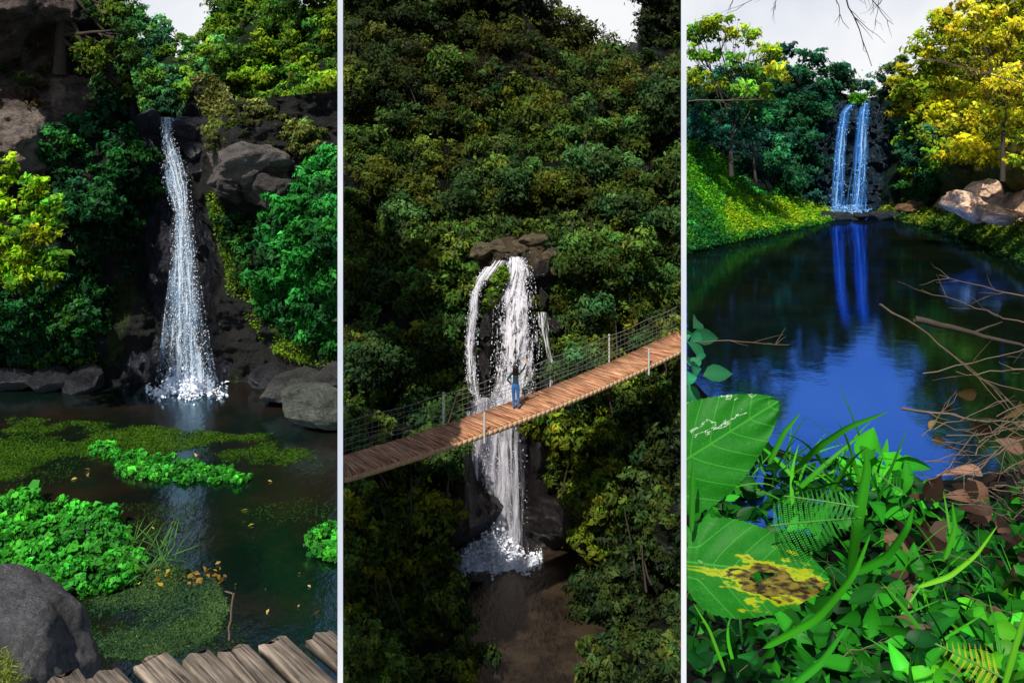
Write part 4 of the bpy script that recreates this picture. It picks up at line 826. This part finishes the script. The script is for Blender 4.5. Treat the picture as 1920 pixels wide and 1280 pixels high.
def bigleaf(name,base,tip,width,nrmv,mat,curl=.15,nu=60,nv=26,heart=.14,fold=.1):
    base=np.array(base);tip=np.array(tip);a=tip-base;L=np.linalg.norm(a);a=a/L;n=nrm(np.array(nrmv,float));b=nrm(np.cross(n,a));n=np.cross(a,b)
    V=[];UV=[]
    for i in range(nu):
        s=i/(nu-1)
        w=(math.sin(math.pi*min(1,s**.55))**.62)*(1-.12*s) if 0<s<1 else 0.0
        w*=1+.04*abs(((s*22)%1)-.5)*2
        for j in range(nv):
            e=j/(nv-1)*2-1
            back=heart*L*abs(e)**1.5*(1-s)**3
            z=-curl*L*s*s+fold*abs(e)*w*width*.5-fold*.8*(e*e)*w*width+.012*L*math.sin(s*22-abs(e)*9)*abs(e)
            V.append(base+a*(L*s-back)+b*(e*w*width/2)+n*z); UV.append((s,e*w))
    e_=empty(name); mk('blade',np.array(V),gridfaces(nv,nu),mat,uv=np.array(UV),smooth=True,site='R',parent=e_)
    return e_,base
LP=simple('petiole',(0.08,0.25,0.04),.5)
def addstem(e,pts): tubes('stem',[(np.array(pts),.005)],LP,'R',6,e)
b1=W(1240,890,2.1); e,_=bigleaf('large_leaf_plant',b1,W(1462,750,2.1),.245,(-.15,-1,.35),bigleafmat('large_leaf',False),.06)
addstem(e,[b1,b1+[.02,.03,-.2],b1+[.06,.08,-.45]])
b2=W(1318,1056,2.0); e,_=bigleaf('damaged_leaf_plant',b2,W(1558,1085,1.95),.215,(.05,-1,.5),bigleafmat('decayed_leaf',True),.05)
addstem(e,[b2,b2+[-.03,.02,.01],b2+[-.1,.06,.012]])
def fern(name,base,tip,n,span,col,nv=(0,-.8,.6)):
    base=np.array(base);tip=np.array(tip);a=tip-base;L=np.linalg.norm(a);a/=L;nn=nrm(np.array(nv,float));b=nrm(np.cross(nn,a));nn=np.cross(a,b);parts=[]
    e=empty(name); tubes('rachis',[(np.array([base+a*L*s-nn*.1*L*s*s for s in np.linspace(0,1,10)]),.002)],LP,'R',5,e)
    for i in range(n):
        s=(i+1)/(n+1); o=base+a*L*s-nn*.1*L*s*s; wl_=span*(1-s)**.7*(.55+.45*min(1,s*5))
        for sd in (-1,1):
            d=nrm(b*sd+a*.3-nn*.15); m=14
            c=np.array([o+d*wl_*(k+.3)/m for k in range(m)]); c=np.repeat(c,2,0)
            t=np.array([nrm(a*q+d*.6) for k in range(m) for q in (1,-1)]); ll=np.array([wl_*.11*(1-(k/m)**2*.7) for k in range(m) for q in (1,1)])
            parts.append(fine_leaves(c,t,np.tile(nn,(2*m,1)),ll,ll*.5,np.tile(col,(2*m,1)),.1,.05,4))
    fl_mesh('leaflets',parts,LEAFG,'R',e)
fern('fern',W(1445,985,1.95),W(1625,965,2.0),17,.085,(0.03,0.24,0.025))
fern('fern',W(1610,950,1.98),W(1470,925,2.05),14,.05,(0.025,0.2,0.03))
fern('fern',W(1880,1270,1.6),W(1760,1205,1.62),10,.05,(0.42,0.44,0.03))
fern('fern',W(1700,930,2.6),W(1640,880,2.6),9,.05,(0.03,0.2,0.03))
lines=[]
r=np.random.default_rng(31)
twig((1650,570),(1930,760),5.5,.008,12,.02,7); twig((1690,765),(1940,800),4.5,.008,12,.015,8); twig((1960,700),(1800,690),5,.006,9,.02,5); twig((1960,800),(1780,900),3.6,.005,9,.015,8)
twig((1300,640),(1480,655),5.2,.004,9,.01,5); twig((1730,700),(1960,640),6,.006,9,.02,5); twig((1940,560),(1760,500),9,.008,9,.03,6); twig((1940,610),(1720,560),8,.007,9,.03,6)
for q in range(46):
    x=r.uniform(1720,1930);y=r.uniform(780,980); an=r.uniform(-.6,1.2); l=r.uniform(60,150); twig((x,y),(x+l*math.cos(an),y+l*math.sin(an)-30),3.3+r.random()*.6,.0025,7,.01,3)
for q in range(12):
    x=r.uniform(1300,1900);y=r.uniform(1050,1250); an=r.uniform(-3,3); l=r.uniform(60,150); twig((x,y),(x+l*math.cos(an),y+l*math.sin(an)),2.1,.0014,7,.006,2)
tubes('fallen_twigs',lines,TWIG,'R',5)
lines=[]; twig((1715,598),(1950,648),7,.028,12,.015,3); tubes('fallen_log',lines,BARK,'R',8)

# =============================================================== sky, sun, camera
el=math.radians(50)
az_=math.radians(-20)
to_sun=Vector((math.sin(az_)*math.cos(el),-math.cos(az_)*math.cos(el),math.sin(el)))
w=bpy.data.worlds.new('World'); scene.world=w; w.use_nodes=True; nt=w.node_tree; ns=nt.nodes; ln=nt.links; ns.clear()
sky=ns.new('ShaderNodeTexSky'); sky.sky_type='NISHITA'; sky.sun_disc=False; sky.sun_elevation=el; sky.sun_rotation=math.atan2(to_sun.x,to_sun.y)
bg=N(ns,'ShaderNodeBackground',Strength=0.10); ln.new(sky.outputs[0],bg.inputs[0])
tc=ns.new('ShaderNodeTexCoord'); sp=ns.new('ShaderNodeSeparateXYZ'); ln.new(tc.outputs['Generated'],sp.inputs[0])
nz=N(ns,'ShaderNodeTexNoise',Scale=5.0,Detail=6.0); ln.new(tc.outputs['Generated'],nz.inputs['Vector'])
cm=N(ns,'ShaderNodeMixRGB',Color1=(0.72,0.77,0.88,1),Color2=(0.97,0.98,1.0,1)); mr=N(ns,'ShaderNodeMapRange'); mr.inputs[1].default_value=.4; mr.inputs[2].default_value=.6; ln.new(nz.outputs['Fac'],mr.inputs[0]); ln.new(mr.outputs[0],cm.inputs[0])
cl=N(ns,'ShaderNodeBackground',Strength=0.97); ln.new(cm.outputs[0],cl.inputs[0])
m1=N(ns,'ShaderNodeMapRange'); m1.inputs[1].default_value=.26; m1.inputs[2].default_value=.5; m1.inputs[3].default_value=1; m1.inputs[4].default_value=0; ln.new(sp.outputs[2],m1.inputs[0])
m2=N(ns,'ShaderNodeMapRange'); m2.inputs[1].default_value=.2; m2.inputs[2].default_value=.7; ln.new(sp.outputs[1],m2.inputs[0])
mm=N(ns,'ShaderNodeMath',operation='MULTIPLY'); ln.new(m1.outputs[0],mm.inputs[0]); ln.new(m2.outputs[0],mm.inputs[1])
mx=ns.new('ShaderNodeMixShader'); ln.new(mm.outputs[0],mx.inputs[0]); ln.new(bg.outputs[0],mx.inputs[1]); ln.new(cl.outputs[0],mx.inputs[2])
wo=ns.new('ShaderNodeOutputWorld'); ln.new(mx.outputs[0],wo.inputs[0])
sl=bpy.data.lights.new('sun','SUN'); sl.energy=5.0; sl.angle=math.radians(.6); sl.color=(1,.95,.86)
so=bpy.data.objects.new('sun',sl); scene.collection.objects.link(so); so.rotation_euler=to_sun.to_track_quat('Z','Y').to_euler()
cam=bpy.data.cameras.new('camera'); cam.lens=30; cam.sensor_width=36; cam.shift_y=-(640-HY)/1920; cam.clip_end=1000; cam.clip_start=.05
co=bpy.data.objects.new('camera',cam); scene.collection.objects.link(co); co.rotation_euler=(math.radians(90),0,0); scene.camera=co
scene.view_settings.view_transform='Standard'; scene.view_settings.look='None'; scene.view_settings.exposure=0
